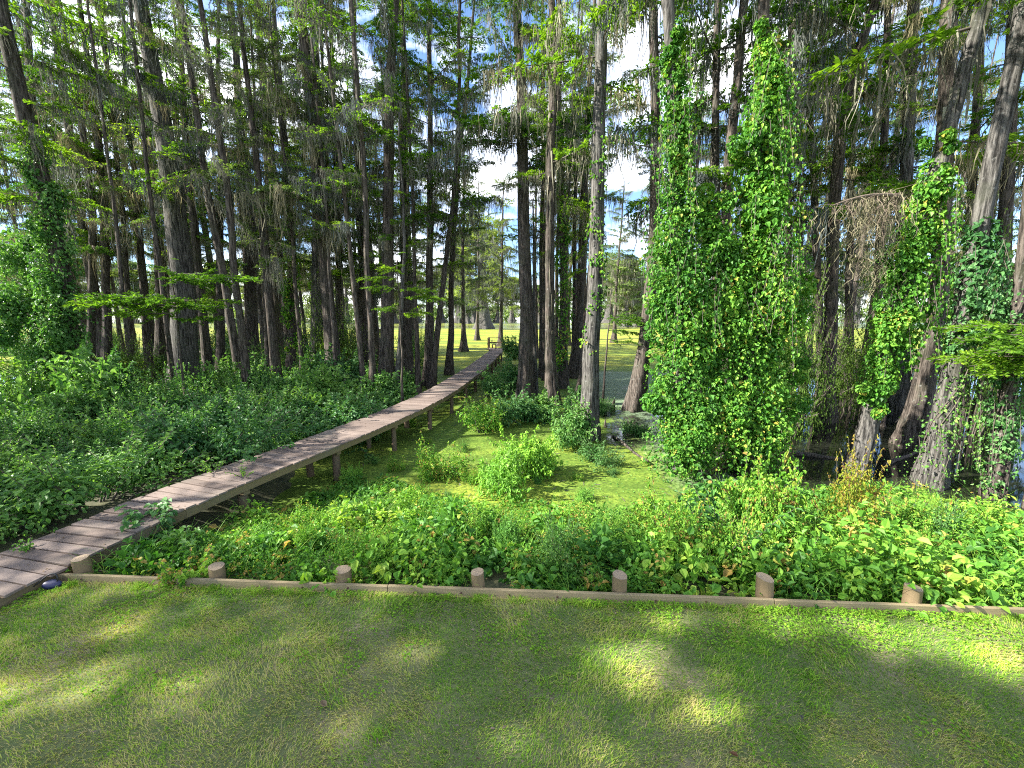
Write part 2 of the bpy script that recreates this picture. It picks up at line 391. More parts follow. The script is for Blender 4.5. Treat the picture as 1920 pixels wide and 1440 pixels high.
wx = np.concatenate([[-1500, -500, -200], np.linspace(-90, -32, 20), np.linspace(-30, 30, 161), np.linspace(32, 90, 20), [200, 500, 1500]])
wy = np.concatenate([np.linspace(4.6, 45, 150), np.linspace(46, 120, 50), np.linspace(125, 300, 36), [500, 900, 1800]])
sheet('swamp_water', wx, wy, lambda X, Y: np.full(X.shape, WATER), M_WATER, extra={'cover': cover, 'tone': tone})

# ------------------------------------------------------------------ timber edging, cut posts
def edging():
    g = G(); d = EDGE_B - EDGE_A; Ltot = np.linalg.norm(d); d = d / Ltot; M = np.array([[d[0], -d[1], 0], [d[1], d[0], 0], [0, 0, 1.]])
    a = 0; ln = [4.6, 4.9, 4.7, 4.05]
    e = bpy.data.objects.new('timber_edging', None); C.objects.link(e); e.location = (*EDGE_A, 0)
    tag(e, 'low brown timber edging board running along the far side of the lawn', 'edging')
    for k, l in enumerate(ln):
        g = G(); box(g, ((a + l / 2) * d[0] - d[1] * .022, (a + l / 2) * d[1] + d[0] * .022, -.02 + .006 * (k % 2)), (l / 2 - .004, .022, .125), M, .3 + .5 * rng.random(), 0, .004)
        build('board', g, M_EDGE, e)
        g = G()
        for q in np.arange(a + .35, a + l, .62):
            p = np.array([q * d[0], q * d[1]]); nrm = np.array([d[1], -d[0]]); zb = .045 + .015 * rng.normal()
            tube(g, [(*(p + nrm * -.002), zb), (*(p + nrm * .006), zb), (*(p + nrm * .010), zb)], [.014, .014, .008], 8, 0, .5, True)
        build('bolt', g, M_RUST, e)['kind'] = 'stuff'
        a += l
    return d
ED = edging()
POSTS = [((142, 1062), .21, .0, 'pale cut log post beside the boardwalk corner, freshly sawn top'),
         ((388, 1078), .125, .1, 'log post half hidden by a yellow green weed hanging over the edging'),
         ((634, 1085), .135, .05, 'short mossy log post with vine leaves around it, third post from the boardwalk'),
         ((897, 1090), .215, .0, 'upright log post with speckled flat top near the middle of the edging'),
         ((1166, 1100), .25, .12, 'tall narrow log post with slanted top, between broad leaves and grass'),
         ((1444, 1108), .27, .25, 'cracked log post with steeply slanted top and bare soil below it'),
         ((1735, 1125), .19, .12, 'wide golden brown log post, second nearest to the right end of edging'),
         ]
for (u, v), h, slant, lab in POSTS:
    r = .098 + .006 * rng.normal()
    x = on_z(u, v + 8, .14)[0]; y = edge_y(x) + .044 + r + .004
    t = thing('log_post', (x, y, 0), lab, 'post', 'cut log posts behind the timber edging'); t.rotation_euler = (.03 * rng.normal(), .04 * rng.normal(), 0)
    g = G(); ns = 28; th = np.arange(ns) / ns * 6.283; zt = .13 + h * .68
    fl = 1 + .03 * np.sin(3 * th + u) + .02 * np.sin(7 * th + 2 * u) + .012 * rng.normal(size=ns)
    rings = []
    for z in np.linspace(-.5, 1, 8):
        zz = z * zt if z > 0 else z
        rr = r * fl * (1 - .02 * max(z, 0)); sl = slant * max(z, 0)
        rings.append(np.stack([rr * np.cos(th), rr * np.sin(th), zz - sl * (np.cos(th) * .8 + np.sin(th) * -.25) * r], 1))
    V = np.array(rings); n = len(rings); i = np.arange(n - 1)[:, None] * ns; j = np.arange(ns)[None]
    f = np.stack([i + j, i + (j + 1) % ns, i + ns + (j + 1) % ns, i + ns + j], -1).reshape(-1, 4)
    g.add(V.reshape(-1, 3), f, .5, 0, True); build('log', g, M_POST, t)
    g = G(); top = V[-1] * [.995, .995, 1]; c0 = top.mean(0); ring2 = c0 + (top - c0) * .55 + [0, 0, .002]
    vv = np.concatenate([top + [0, 0, .001], ring2, [c0]]); 
    f = [[k, (k + 1) % ns, ns + (k + 1) % ns, ns + k] for k in range(ns)]; g.add(vv, f, .5); 
    g.F.append((np.array([[ns + k, ns + (k + 1) % ns, 2 * ns] for k in range(ns)]), np.full(ns, .5, np.float32), 0, False))
    build('sawn_top', g, M_SAWN, t)

# ------------------------------------------------------------------ boardwalk
DECK = .16
Rpts = np.array([on_z(u, v, DECK)[:2] for u, v in ((20, 1106), (215, 1010), (450, 905), (660, 833), (765, 788), (850, 744), (905, 699), (945, 658))])
Lpts = np.array([on_z(u, v, DECK)[:2] for u, v in ((0, 1033), (200, 951), (430, 868), (620, 799), (730, 759), (800, 728), (870, 690), (920, 655))])
near = np.array([[-7.25, 4.9], [-6.72, 6.45], [-6.1, 8.2]])
ctr = np.array([(-7.75, 2.6), (-7.28, 4.6), (-6.72, 6.6), (-6.15, 8.35), (-5.05, 11.3), (-4.2, 13.9), (-3.35, 17.4), (-2.65, 21.2), (-2.15, 27), (-1.75, 33.5), (-1.5, 41.5)])
WID = 1.32
# centre line fitted to the two edges where both are seen
cl = []
for y in np.arange(5.6, 41, .5):
    xr = np.interp(y, Rpts[:, 1], Rpts[:, 0]); xl = np.interp(y, Lpts[:, 1], Lpts[:, 0]); cl.append(((xr + xl) / 2, y))
cl = np.array(cl)
pf = np.interp(cl[:, 1], cl[:, 1], np.convolve(np.pad(cl[:, 0], 4, 'edge'), np.ones(9) / 9, 'valid'))
cl[:, 0] = pf
s0 = (cl[4] - cl[0]) / (cl[4, 1] - cl[0, 1])
cl = np.concatenate([[cl[0] - s0 * q for q in (3.4, 2.2, 1.1)], cl])
seg = np.r_[0, np.cumsum(np.linalg.norm(np.diff(cl, axis=0), axis=1))]
def along(s): return np.array([np.interp(s, seg, cl[:, 0]), np.interp(s, seg, cl[:, 1])])
def dirat(s): return unit(along(s + .4) - along(s - .4))
bw = thing('boardwalk', (cl[0][0], cl[0][1], WATER), 'long weathered plank boardwalk on posts leading from the lawn out over the swamp', 'boardwalk')
def loc(p): return np.asarray(p) - np.array([cl[0][0], cl[0][1], WATER])
g = G(); s = .2; LEN = seg[-1] - .3
while s < LEN:
    w = .205 + .02 * rng.normal() * .4; p = along(s + w / 2); d = dirat(s + w / 2); M = np.array([[d[1], d[0], 0], [-d[0], d[1], 0], [0, 0, 1.]])
    hw = WID / 2 + .02 * rng.random(); o = .012 * rng.normal()
    tilt = rng.normal() * .004
    T = np.array([[1, 0, 0], [0, 1, 0], [rng.normal() * .003, tilt * 8, 1.]])
    box(g, loc((p[0] + d[1] * o, p[1] - d[0] * o, DECK - .019 + .003 * rng.normal())), (hw, w / 2 - .013, .019), M @ T, rng.random(), 0, .004); s += w + .002
build('deck', g, M_PLANK, bw)
for sd in (-1, 1, 0):
    g = G(); q = 0.0
    while q < LEN:
        l = min(4.8, LEN - q); ss = np.linspace(q + .005, q + l - .005, 6); a = rng.random()
        for k in range(5):
            p0, p1 = along(ss[k]), along(ss[k + 1]); d0, d1 = dirat(ss[k]), dirat(ss[k + 1]); of = sd * (WID / 2 - .045)
            A = np.array([p0[0] + d0[1] * of, p0[1] - d0[0] * of]); B = np.array([p1[0] + d1[1] * of, p1[1] - d1[0] * of]); d = unit(B - A)
            M = np.array([[d[1], d[0], 0], [-d[0], d[1], 0], [0, 0, 1.]]); c = (A + B) / 2
            box(g, loc((c[0], c[1], DECK - .04 - .078)), (.02, np.linalg.norm(B - A) / 2 + .002, .077), M, a)
        q += l
    build('stringer', g, M_JOIST, bw)
k = 0
for s in np.arange(6.05, LEN, 2.62):
    p = along(s); d = dirat(s)
    for sd in (-1, 1):
        of = sd * (WID / 2 - .16); r = .098 + .008 * rng.normal()
        q = np.array([p[0] + d[1] * of, p[1] - d[0] * of]); g = G(); ln = rng.normal(size=2) * .02
        tube(g, [loc((q[0] + ln[0] * t, q[1] + ln[1] * t, DECK - .29 + (-1.5) * t)) for t in np.linspace(0, 1, 6)], [r * .93, r * .97, r, r * 1.03, r * 1.08, r * 1.1], 12, 0, rng.random(), True)
        build('post', g, M_PILE, bw)
    g = G(); M = np.array([[d[1], d[0], 0], [-d[0], d[1], 0], [0, 0, 1.]])
    box(g, loc((p[0], p[1], DECK - .199 - .045)), (WID / 2 - .03, .07, .042), M, rng.random(), 0, .005); build('crossbeam', g, M_JOIST, bw)
# end platform with a bench
pe = along(LEN); de = dirat(LEN)
pl = thing('dock_platform', (pe[0] + 1.2, pe[1] + 1.3, WATER), 'small wooden platform at the far end of the boardwalk', 'platform')
g = G()
for q in np.arange(-2.2, 2.2, .16): box(g, (q, 0, DECK - WATER - .02 + .003 * rng.normal()), (.074, 1.2, .019), None, rng.random(), 0, .004)
build('deck', g, M_PLANK, pl)
for q in ((-2, -1), (-2, 1), (2, -1), (2, 1), (0, -1), (0, 1)):
    g = G(); tube(g, [(q[0], q[1], -.6), (q[0], q[1], DECK - WATER - .04)], [.09, .09], 10, 0, .5, True); build('post', g, M_PILE, pl)
g = G()
for q in (-2.1, -.7, .7): box(g, (q, 1.12, DECK - WATER + .55), (.05, .05, .55), None, .3)
for q in (.55, 1.08): box(g, (-.7, 1.18 if q < 1 else 1.12, DECK - WATER + q), (1.5, .018 if q < 1 else .07, .07 if q < 1 else .02), None, .3)
for q in (-1.0, .05): box(g, (-2.13, q, DECK - WATER + .55), (.05, .05, .55), None, .3)
box(g, (-2.19, .05, DECK - WATER + .55), (.018, 1.1, .07), None, .3); box(g, (-2.13, -.02, DECK - WATER + 1.08), (.07, 1.04, .022), None, .3)
build('railing', g, M_POST, pl)
bn = thing('bench', (pe[0] - .35, pe[1] + 1.4, DECK), 'dark wooden bench with slatted back at the end of the boardwalk', 'bench')
g = G()
for q in (-.16, -.05, .06, .17): box(g, (q, 0, .45), (.048, .75, .018), None, .3)
build('seat', g, M_JOIST, bn)
g = G()
for q in (.58, .70, .82): box(g, (-.24, 0, q), (.016, .75, .048), None, .3)
build('backrest', g, M_JOIST, bn)
for q in ((-.2, -.65), (-.2, .65), (.16, -.65), (.16, .65)):
    g = G(); box(g, (q[0], q[1], .215), (.035, .04, .215), None, .2); build('leg', g, M_JOIST, bn)
# other docks seen between the trunks
def far_dock(name, A, B, w, label, posts):
    A = np.array(A); B = np.array(B); d = unit(B - A); L = np.linalg.norm(B - A); c = (A + B) / 2
    t = thing(name, (c[0], c[1], WATER), label, 'boardwalk'); M = np.array([[d[0], -d[1], 0], [d[1], d[0], 0], [0, 0, 1.]])
    g = G()
    for q in np.arange(-L / 2, L / 2, .2): box(g, M @ [q, 0, .98], (.094, w / 2, .02), M, rng.random())
    build('deck', g, M_PLANK, t)
    for sd in (-1, 1):
        g = G(); box(g, M @ [0, sd * (w / 2 - .05), .86], (L / 2, .02, .095), M, .2); build('stringer', g, M_JOIST, t)
    for q in np.linspace(-L / 2 + .3, L / 2 - .3, posts):
        for sd in (-1, 1):
            g = G(); p = M @ [q, sd * (w / 2 - .2), 0]; tube(g, [(p[0], p[1], -.5), (p[0], p[1], .85)], [.1, .09], 8, 0, .4, True); build('post', g, M_PILE, t)
far_dock('boardwalk', on_z(300, 668, .1)[:2], on_z(570, 634, .1)[:2], 1.5, 'second dark boardwalk far off among the trunks to the left', 7)
far_dock('small_dock', on_z(1712, 690, .05)[:2] , on_z(1780, 688, .05)[:2] + [1.5, .6], 1.4, 'small grey dock behind the dark trunks at the right', 3)
# covered boat lift beyond the trunks
bp = on_z(702, 636, WATER)
bl = thing('boat_lift', tuple(bp), 'dark boat on a lift with a pale top rail, far between the trunks', 'boat lift')
g = G(); xs_ = np.linspace(-2.4, 2.4, 9); prof = .9 * (1 - (np.abs(xs_) / 2.5) ** 3)
V = []
for x, pz in zip(xs_, prof):
    w = .35 + .75 * pz
    V += [(x, -w, 2.0), (x, -w * .8, 1.35), (x, 0, 1.0 + .25 * (1 - pz)), (x, w * .8, 1.35), (x, w, 2.0)]
i = np.arange(8)[:, None] * 5; j = np.arange(4)[None]
g.add(V, np.stack([i + j, i + j + 1, i + j + 6, i + j + 5], -1).reshape(-1, 4), .5, 0, True); build('hull', g, M_DARK, bl)
g = G(); box(g, (0, -1.05, 2.05), (2.4, .05, .05)); box(g, (0, 1.05, 2.05), (2.4, .05, .05)); build('rail', g, M_WHITE, bl)
g = G(); box(g, (-.2, 0, 2.35), (.6, .5, .5), None, .5, 0, .08); build('console', g, M_DARK, bl)
for q in ((-2, -1.2), (2, -1.2), (-2, 1.2), (2, 1.2)):
    g = G(); tube(g, [(q[0], q[1], -.5), (q[0], q[1], 3.2)], [.11, .1], 8, 0, .5, True); build('post', g, M_PILE, bl)
# dark blue pouch with its looped strap by the boardwalk corner
bx = on_z(98, 1094, .05)
sb = thing('small_bag', (bx[0] + .02, bx[1] - .03, .0), 'small dark blue bag with a black looped strap lying against the timber edging', 'bag')
g = G(); nu, nv = 18, 10; V = []
for a in range(nv):
    ph = math.pi * a / (nv - 1)
    for b in range(nu):
        t = 2 * math.pi * b / nu; rr = math.sin(ph) * (1 + .07 * math.sin(3 * t + 1) + .04 * math.sin(5 * t))
        V.append((.135 * rr * math.cos(t) * (1 + .15 * math.cos(t)), .085 * rr * math.sin(t), .075 - .075 * math.cos(ph) + .012 * math.sin(2 * t) * math.sin(ph)))
i = np.arange(nv - 1)[:, None] * nu; j = np.arange(nu)[None]
g.add(V, np.stack([i + j, i + (j + 1) % nu, i + nu + (j + 1) % nu, i + nu + j], -1).reshape(-1, 4), .5, 0, True); sb.scale = (.8, .8, .8); build('pouch', g, M_BLUE, sb)
g = G(); tt = np.linspace(0, 1, 26)
px_ = np.interp(tt, [0, .15, .35, .5, .7, 1], [.10, .13, .06, -.06, -.16, -.42]); pz_ = np.interp(tt, [0, .15, .35, .5, .7, 1], [.10, .20, .27, .23, .10, .03]); py_ = np.interp(tt, [0, .4, 1], [0, .03, -.18])
sm = lambda q: np.convolve(np.pad(q, 2, 'edge'), np.ones(5) / 5, 'valid')
tube(g, np.stack([sm(px_), sm(py_), sm(pz_)], 1), .011, 6, 0, .5, True); build('strap', g, M_BLACK, sb)

# ------------------------------------------------------------------ lawn grass (mesh blades)
def lawn_grass():
    g = G(); n = 270000
    x = rng.uniform(-8.5, 9.5, n); y = edge_y(x) - .01 - (1 - rng.random(n) ** 1.0) * 3.1
    keep = (abs(x) < 1.4 * (y * 1.0 + 1.6)) & ((x > -6.45) | (y < 4.3 + .0 * x)) & (x > np.interp(y, cl[:, 1], cl[:, 0]) + WID / 2 - .05)
    bare = fbm(x * .85 + 40, y * .85 + 9, 4); fine = fbm(x * 3.2 + 4, y * 3.2, 3)
    dry = sstep(.40, .66, bare * .7 + fine * .3 + .06 * sstep(4.2, 2.4, y) * 1.5)
    keep &= rng.random(n) > .62 * sstep(.52, .70, bare) * sstep(.40, .55, fine)
    x, y, dry, fine = x[keep], y[keep], dry[keep], fine[keep]; n = len(x)
    sw = fbm(x * 1.1 + 70, y * 1.1 + 3, 3) * 9 + rng.normal(0, .9, n)
    D = np.stack([np.cos(sw), np.sin(sw), 0 * sw], 1)
    z = .035 * (fbm(x * .6, y * .6) - .5) * sstep(0, .4, edge_y(x) - y)
    tall = .026 + .028 * rng.random(n) + .03 * sstep(.4, .7, fine)
    near_edge = (edge_y(x) - y) < .12; tall = np.where(near_edge, tall * 1.25, tall)
    r = np.clip(.24 + .42 * dry + .15 * rng.normal(size=n) + .1 * (fine - .5), 0, 1)
    r = np.where(rng.random(n) < .07 + .22 * dry, rng.uniform(.75, 1, n), r)
    blades(g, np.stack([x, y, z - .004], 1), D, tall, np.full(n, .0048) + .0022 * rng.random(n), r, .7)
    # taller tufts along the edging and here and there
    m = 4200; cx = rng.uniform(-6, 8.5, 130); cy_ = edge_y(cx) - .03 - np.where(rng.random(130) < .6, .06 * rng.random(130), 2.6 * rng.random(130)); q = rng.integers(0, 130, m)
    x = cx[q] + rng.normal(0, .05, m); y = np.minimum(cy_[q] + rng.normal(0, .035, m), edge_y(x) - .02); k = x > np.interp(y, cl[:, 1], cl[:, 0]) + WID / 2 + .02; x, y = x[k], y[k]; m = len(x); a = rng.random(m) * 6.283
    blades(g, np.stack([x, y, 0 * x], 1), np.stack([np.cos(a), np.sin(a), 0 * a], 1), rng.uniform(.06, .13, m), rng.uniform(.005, .009, m), rng.uniform(.05, .55, m), .8, 3)
    # flat clover and runner patches
    m = 26000; x = rng.uniform(-7, 9, m); y = edge_y(x) - .02 - rng.random(m) ** 1.6 * 2.6
    k = fbm(x * 1.5 + 11, y * 1.5 + 60, 3) > np.where(x > 2.2, .52, .6) + .09 * (edge_y(x) - y); k &= x > np.interp(y, cl[:, 1], cl[:, 0]) + WID / 2
    x, y = x[k], y[k]; m = len(x)
    N = unit(np.stack([rng.normal(0, .35, m), rng.normal(0, .35, m), np.ones(m)], 1)); a = rng.random(m) * 6.283
    leaves(g, np.stack([x, y, .018 + .03 * rng.random(m)], 1), np.stack([np.cos(a), np.sin(a), .15 + 0 * a], 1), N, .022 + .014 * rng.random(m), .016 + .008 * rng.random(m), .05 + .35 * rng.random(m))
    o = build('lawn_grass', g, M_GRASS); tag(o, 'short patchy green and straw coloured grass of the lawn', 'grass', None, 'stuff')
lawn_grass()
def lawn_litter():
    g = G(); r = np.random.default_rng(8); m = 420; x = r.uniform(-6, 7, m); y = edge_y(x) - .05 - 2.8 * r.random(m); k = x > np.interp(y, cl[:, 1], cl[:, 0]) + WID / 2 + .1; x, y = x[k], y[k]; m = len(x); a = r.random(m) * 6.28
    leaves(g, np.stack([x, y, .028 + .02 * r.random(m)], 1), np.stack([np.cos(a), np.sin(a), r.normal(0, .2, m)], 1), unit(np.stack([r.normal(0, .4, m), r.normal(0, .4, m), np.ones(m)], 1)), r.uniform(.015, .05, m), r.uniform(.006, .022, m), r.random(m))
    tag(build('lawn_litter', g, M_DEAD), 'small dead leaves and twig bits scattered over the lawn', 'litter', None, 'stuff')
lawn_litter()
def deck_litter():
    g = G(); r = np.random.default_rng(9); m = 420; ss = seg[-1] * r.random(m) ** 1.8; o = r.uniform(-.6, .6, m) ; P = []
    for q, w in zip(ss, o): p = along(q); d = dirat(q); P.append((p[0] + d[1] * w, p[1] - d[0] * w, DECK + .006))
    a = r.random(m) * 6.28; leaves(g, np.array(P), np.stack([np.cos(a), np.sin(a), .1 * r.random(m)], 1), unit(np.stack([r.normal(0, .3, m), r.normal(0, .3, m), np.ones(m)], 1)), r.uniform(.015, .06, m), r.uniform(.006, .025, m), r.random(m))
    tag(build('deck_litter', g, M_DEAD), 'small dead leaves lying on the boardwalk planks', 'litter', None, 'stuff')
deck_litter()
def fallen_leaf(u, v, lab, rnd, L=.06):
    p = on_z(u, v, .035); g = G(); leaves(g, np.zeros((1, 3)), np.array([[math.cos(u), math.sin(u), .1]]), np.array([[.1, -.2, 1.]]), L, L * .5, [rnd])
    tag(build('fallen_leaf', g, M_DEAD if rnd < .5 else M_YEL, None, tuple(p)), lab, 'leaf', 'fallen leaves on the lawn')
fallen_leaf(1385, 1418, 'rust brown leaf lying on the lawn near the bottom edge', 1.0, .07)
fallen_leaf(612, 1325, 'long grey dry leaf lying on the lawn below the left posts', .9 * .5, .1)
fallen_leaf(1500, 1340, 'small pale dry leaf on the bare patch of lawn at the right', .4, .05)
fallen_leaf(530, 1220, 'grey leaf lying on the lawn in front of the mossy post', .3, .05)

# ------------------------------------------------------------------ cypress branches (templates joined into each tree's own crown)
def make_template(seed, L=4.0, dens=1.0):
    r = np.random.default_rng(seed); W, Lf, Mo = G(), G(), G()
    xs = np.linspace(0, L, 9); yb = np.cumsum(r.normal(0, .06, 9)) * np.linspace(0, 1, 9); zb = .10 * xs - .028 * xs ** 2 + np.cumsum(r.normal(0, .03, 9))
    main = np.stack([xs, yb, zb], 1); tube(W, main, np.linspace(.045, .008, 9), 5)
    P, D, mp = [], [], []
    sgn = 1
    for q in np.arange(.4, L, .16):
        sgn = -sgn; a = R(r.uniform(35, 68)) * sgn; l = (.30 + .42 * (L - q) * r.uniform(.55, 1.1)) * min(1, .5 + q)
        l = min(l, 1.5)
        if r.random() < .12: continue
        p0 = np.array([np.interp(q, xs, main[:, k]) for k in range(3)]); d = np.array([math.cos(a), math.sin(a), r.normal(.02, .12)])
        tt = np.linspace(0, 1, 4)[:, None]; d[2] += r.normal(0, .16); tw = p0 + d * l * tt + np.array([0, 0, -.16]) * (tt ** 2) * l
        tube(W, tw, [.010, .008, .006, .004], 3)
        n = int(l / .022 * dens); t = r.uniform(.1, 1.03, n); pos = p0 + d * (l * t)[:, None] + np.array([0, 0, -.16]) * (t ** 2 * l)[:, None]
        sd = np.where(r.random(n) < .5, 1, -1); aa = a + sd * r.uniform(.5, 1.25, n)
        P.append(pos + r.normal(0, .025, (n, 3))); D.append(np.stack([np.cos(aa), np.sin(aa), r.normal(-.12, .42, n)], 1))
        if r.random() < .8: mp.append(p0 + d * (l * r.uniform(.1, .7)) + [0, 0, -.03])
        mp.append(p0)
    P = np.concatenate(P); D = np.concatenate(D); n = len(P)
    N = unit(np.stack([r.normal(0, .75, n), r.normal(0, .75, n), np.ones(n)], 1))
    fronds(Lf, P, D, N, r.uniform(.15, .30, n), r.uniform(.055, .10, n), np.clip(r.normal(.5, .2, n), 0, 1))
    mp = np.repeat(np.array(mp), 4, 0); k = len(mp); mp = mp + r.normal(0, .07, (k, 3)) * [1, 1, .3]
    strands(Mo, mp, r.gamma(2.0, .40, k) + .15, r.uniform(.014, .055, k), np.clip(r.normal(.45, .22, k), 0, 1), 4, .26, 0, r)
    return W, Lf, Mo
TPL = [make_template(100 + k) for k in range(7)]
TPL_THIN = [make_template(200 + k, 4.0, .45) for k in range(4)]

def path_of(base, pts, H):
    """smooth trunk path through points of rising height, carried straight on to height H"""
    p = np.array([base] + list(pts), float); d = p[-1] - p[-2]; d = d / max(d[2], .1)
    if p[-1, 2] < H: p = np.vstack([p, p[-1] + d * (H - p[-1, 2])])
    z = np.linspace(p[0, 2], H, 40); x = np.interp(z, p[:, 2], p[:, 0]); y = np.interp(z, p[:, 2], p[:, 1])
    sm = lambda q: np.convolve(np.pad(q, 3, 'reflect', reflect_type='odd'), np.ones(7) / 7, 'valid')
    x, y = sm(x), sm(y); wob = (fbm(z * .22 + base[0] * 3, z * 0 + base[1]) - .5) * .35; x = x + wob - wob[0]
    return np.stack([x, y, z], 1)
def trunk_mesh(g, path, r0, flare, flutes, seed, H):
    r = np.random.default_rng(seed); z0 = path[0, 2]
    zz = np.concatenate([np.linspace(z0 - .5, z0 + 2.6, 16), np.linspace(z0 + 3.0, H, 30)])
    P = np.stack([np.interp(zz, path[:, 2], path[:, 0]), np.interp(zz, path[:, 2], path[:, 1]), zz], 1)
    t = (zz - z0); rad = r0 * (1.06 - .78 * np.clip(t / (H - z0), 0, 1) ** 1.15) * (1 + flare * np.exp(-np.maximum(t, 0) / (1.1 + 1.2 * r0)))
    ns = 20 if r0 > .16 else 12; th = np.arange(ns) / ns * 6.283; ph = r.random(3) * 6.28
    am = (.05 + .24 * np.exp(-np.maximum(t, 0) / 1.6))[:, None] * flutes
    fl = 1 + am * np.cos(5 * th + ph[0])[None] * .6 + am * np.cos(8 * th + ph[1])[None] * .45 + .05 * np.cos(2 * th + ph[2] + zz[:, None] * .3) + r.normal(0, .022, (len(zz), ns))
    tube(g, P, rad, ns, 0, .5, False, fl)
TREES = []
def tree(name, label, base, pts, r0, H, zs=4.5, nb=30, Lm=3.6, moss=1.0, flare=.8, flutes=1.0, group=None, bark=None, leafm=None, seed=0, thin=False, trunk_moss=0, extra=(), face=None, dense_top=True):
    H = max(H, pts[-1][2] + 2)
    nb = int(nb * 1.34) if nb > 9 else nb; zs = WATER + (zs - WATER) * .92 if nb > 9 else zs
    r = np.random.default_rng(1000 + seed); path = path_of(base, pts, H); off = np.array(base)
    t = thing(name, tuple(base), label, 'tree', group); pl = path - off
    g = G(); trunk_mesh(g, pl, r0, flare, flutes, seed, pl[-1, 2]); 
    if trunk_moss == 0 or True: build('trunk', g, bark or M_BARK, t)
    gw, gl, gm = G(), G(), G(); a = r.random() * 6.28
    brs = []
    for k in range(nb):
        f = (k + r.random()) / nb; z = zs + (H - zs - .2) * f ** .92; a += 2.4 + r.normal(0, .5)
        if face is not None and r.random() < .5: a = face + r.normal(0, .7)
        L = Lm * (.38 + .62 * r.random()) * (1 - .5 * f ** 2.2); brs.append((z, a, L, r.normal(.10, .27)))
    brs += [(z, a_, L, sl) for z, a_, L, sl in extra]
    T = TPL_THIN if thin else TPL
    for z, az, L, sl in brs:
        W, Lf, Mo = T[r.integers(len(T))]; zz = z - off[2]
        o = np.array([np.interp(zz, pl[:, 2], pl[:, 0]), np.interp(zz, pl[:, 2], pl[:, 1]), zz]); s = L / 4.0
        M = rotz(az) * s
        if r.random() < .5: M = M @ np.diag([1, -1, 1.])
        gw.merge(W, M, o, sl); gl.merge(Lf, rotz(az) @ np.diag([s, s, s]), o, sl, r.normal(0, .12))
        if r.random() < moss * (.95 if z < H * .65 else .45): gm.merge(Mo, M * (1 + .25 * r.random()), o, sl, r.normal(-.05, .12))
    if brs:
        build('crown', gl.absorb(gw, 1), [leafm or M_CYP, M_TWIG], t)
    if trunk_moss:
        k = int(110 * trunk_moss); z = r.uniform(2.5, H * .7, k) - off[2]; th = r.random(k) * 6.28; rr = r0 * .95
        p = np.stack([np.interp(z, pl[:, 2], pl[:, 0]) + rr * np.cos(th), np.interp(z, pl[:, 2], pl[:, 1]) + rr * np.sin(th), z], 1)
        strands(gm, p, r.gamma(3, .25, k) + .3, r.uniform(.03, .09, k), np.clip(r.normal(.5, .2, k), 0, 1), 3, .08, 0, r)
    if gm.V: build('hanging_moss', gm, M_MOSS, t)['kind'] = 'stuff'
    TREES.append((t, path, r0)); return t, path
def ptree(ub, vb, up, w, label, H=27, **k):
    """a trunk read off the picture: base pixel, further pixels up the stem, pixel width of the stem"""
    b = on_z(ub, vb, WATER); y = b[1]; r = np.random.default_rng(int(ub * 7 + vb)); dy = k.pop('dy', r.normal(0, .015))
    pts = []
    for u, v in up:
        q = on_y(u, v, y); q = on_y(u, v, y + dy * (q[2] - WATER)); pts.append(q)
    zc = y * math.cos(PITCH); r0 = w / 2 / F_PX * zc * .92
    return tree('cypress_tree', label, b, pts, r0, H, seed=int(ub + 13 * vb), **k)
LEFTG = None
t_L1, p_L1 = ptree(150, 770, [(95, 420), (45, 230), (5, 50)], 30, 'leaning cypress at the far left edge with vines up its lower trunk', zs=8.5, nb=24, flare=.9)
ptree(120, 735, [(100, 470), (62, 250), (48, 0)], 15, 'thin cypress just right of the vine covered leaning trunk at far left', zs=7, nb=22)
ptree(172, 725, [(172, 400), (152, 210), (120, 50)], 13, 'slim cypress leaning left, behind the leafy bush at the left edge', zs=8, nb=22)
ptree(204, 718, [(196, 350), (172, 150), (158, 60)], 15, 'slim dark cypress left of a pair of close thin trunks', zs=7, nb=22)
ptree(248, 715, [(230, 400), (205, 160)], 10, 'very thin cypress pole leaning left with bare lower stem', zs=9, nb=18)
ptree(280, 712, [(260, 400), (236, 200), (228, 0)], 12, 'thin straight cypress in front of a bright sky gap', zs=9, nb=20, thin=True)
ptree(303, 697, [(292, 450), (285, 300), (276, 150), (260, 0)], 14, 'cypress with dark flared foot standing in open water left of the stoutest trunk', zs=9, nb=20, flare=1.6, thin=True)
t_L8, p_L8 = ptree(348, 738, [(342, 450), (312, 275), (278, 70)], 40, 'stoutest grey cypress of the left group, rough bark and slight lean', zs=9.5, nb=24, flare=.55, bark=M_BARKL, Lm=4)
ptree(392, 722, [(366, 420), (350, 300), (338, 60)], 15, 'dark cypress hugging the right side of the stoutest left trunk', zs=8, nb=22)
ptree(398, 700, [(370, 450), (352, 270)], 10, 'thin leaning cypress pole right of the stoutest left trunk', zs=7, nb=18)
ptree(414, 705, [(412, 400), (408, 100)], 13, 'dark cypress draped with long moss, left of a close pair of trunks', zs=6, nb=24)
ptree(470, 694, [(466, 500), (455, 300), (440, 90)], 24, 'cypress with fluted foot beside the second boardwalk', zs=8, nb=24, flare=.7)
ptree(522, 672, [(515, 500), (506, 330), (497, 180), (480, 0)], 26, 'straight dark cypress whose foot crosses the second boardwalk', zs=9, nb=24, flare=.6)
t_L14, p_L14 = ptree(548, 712, [(545, 400), (520, 100)], 16, 'cypress wrapped in green vine along its middle, left of the mossy pale trunk', zs=11, nb=16)
ptree(592, 718, [(594, 500), (595, 300), (588, 0)], 25, 'pale cypress trunk hung with moss, with shrubs at its foot', zs=7, nb=24, bark=M_BARKL, trunk_moss=1.2)
ptree(612, 715, [(618, 500), (608, 200)], 11, 'thin dark stem close right of the pale mossy trunk', zs=7, nb=16)
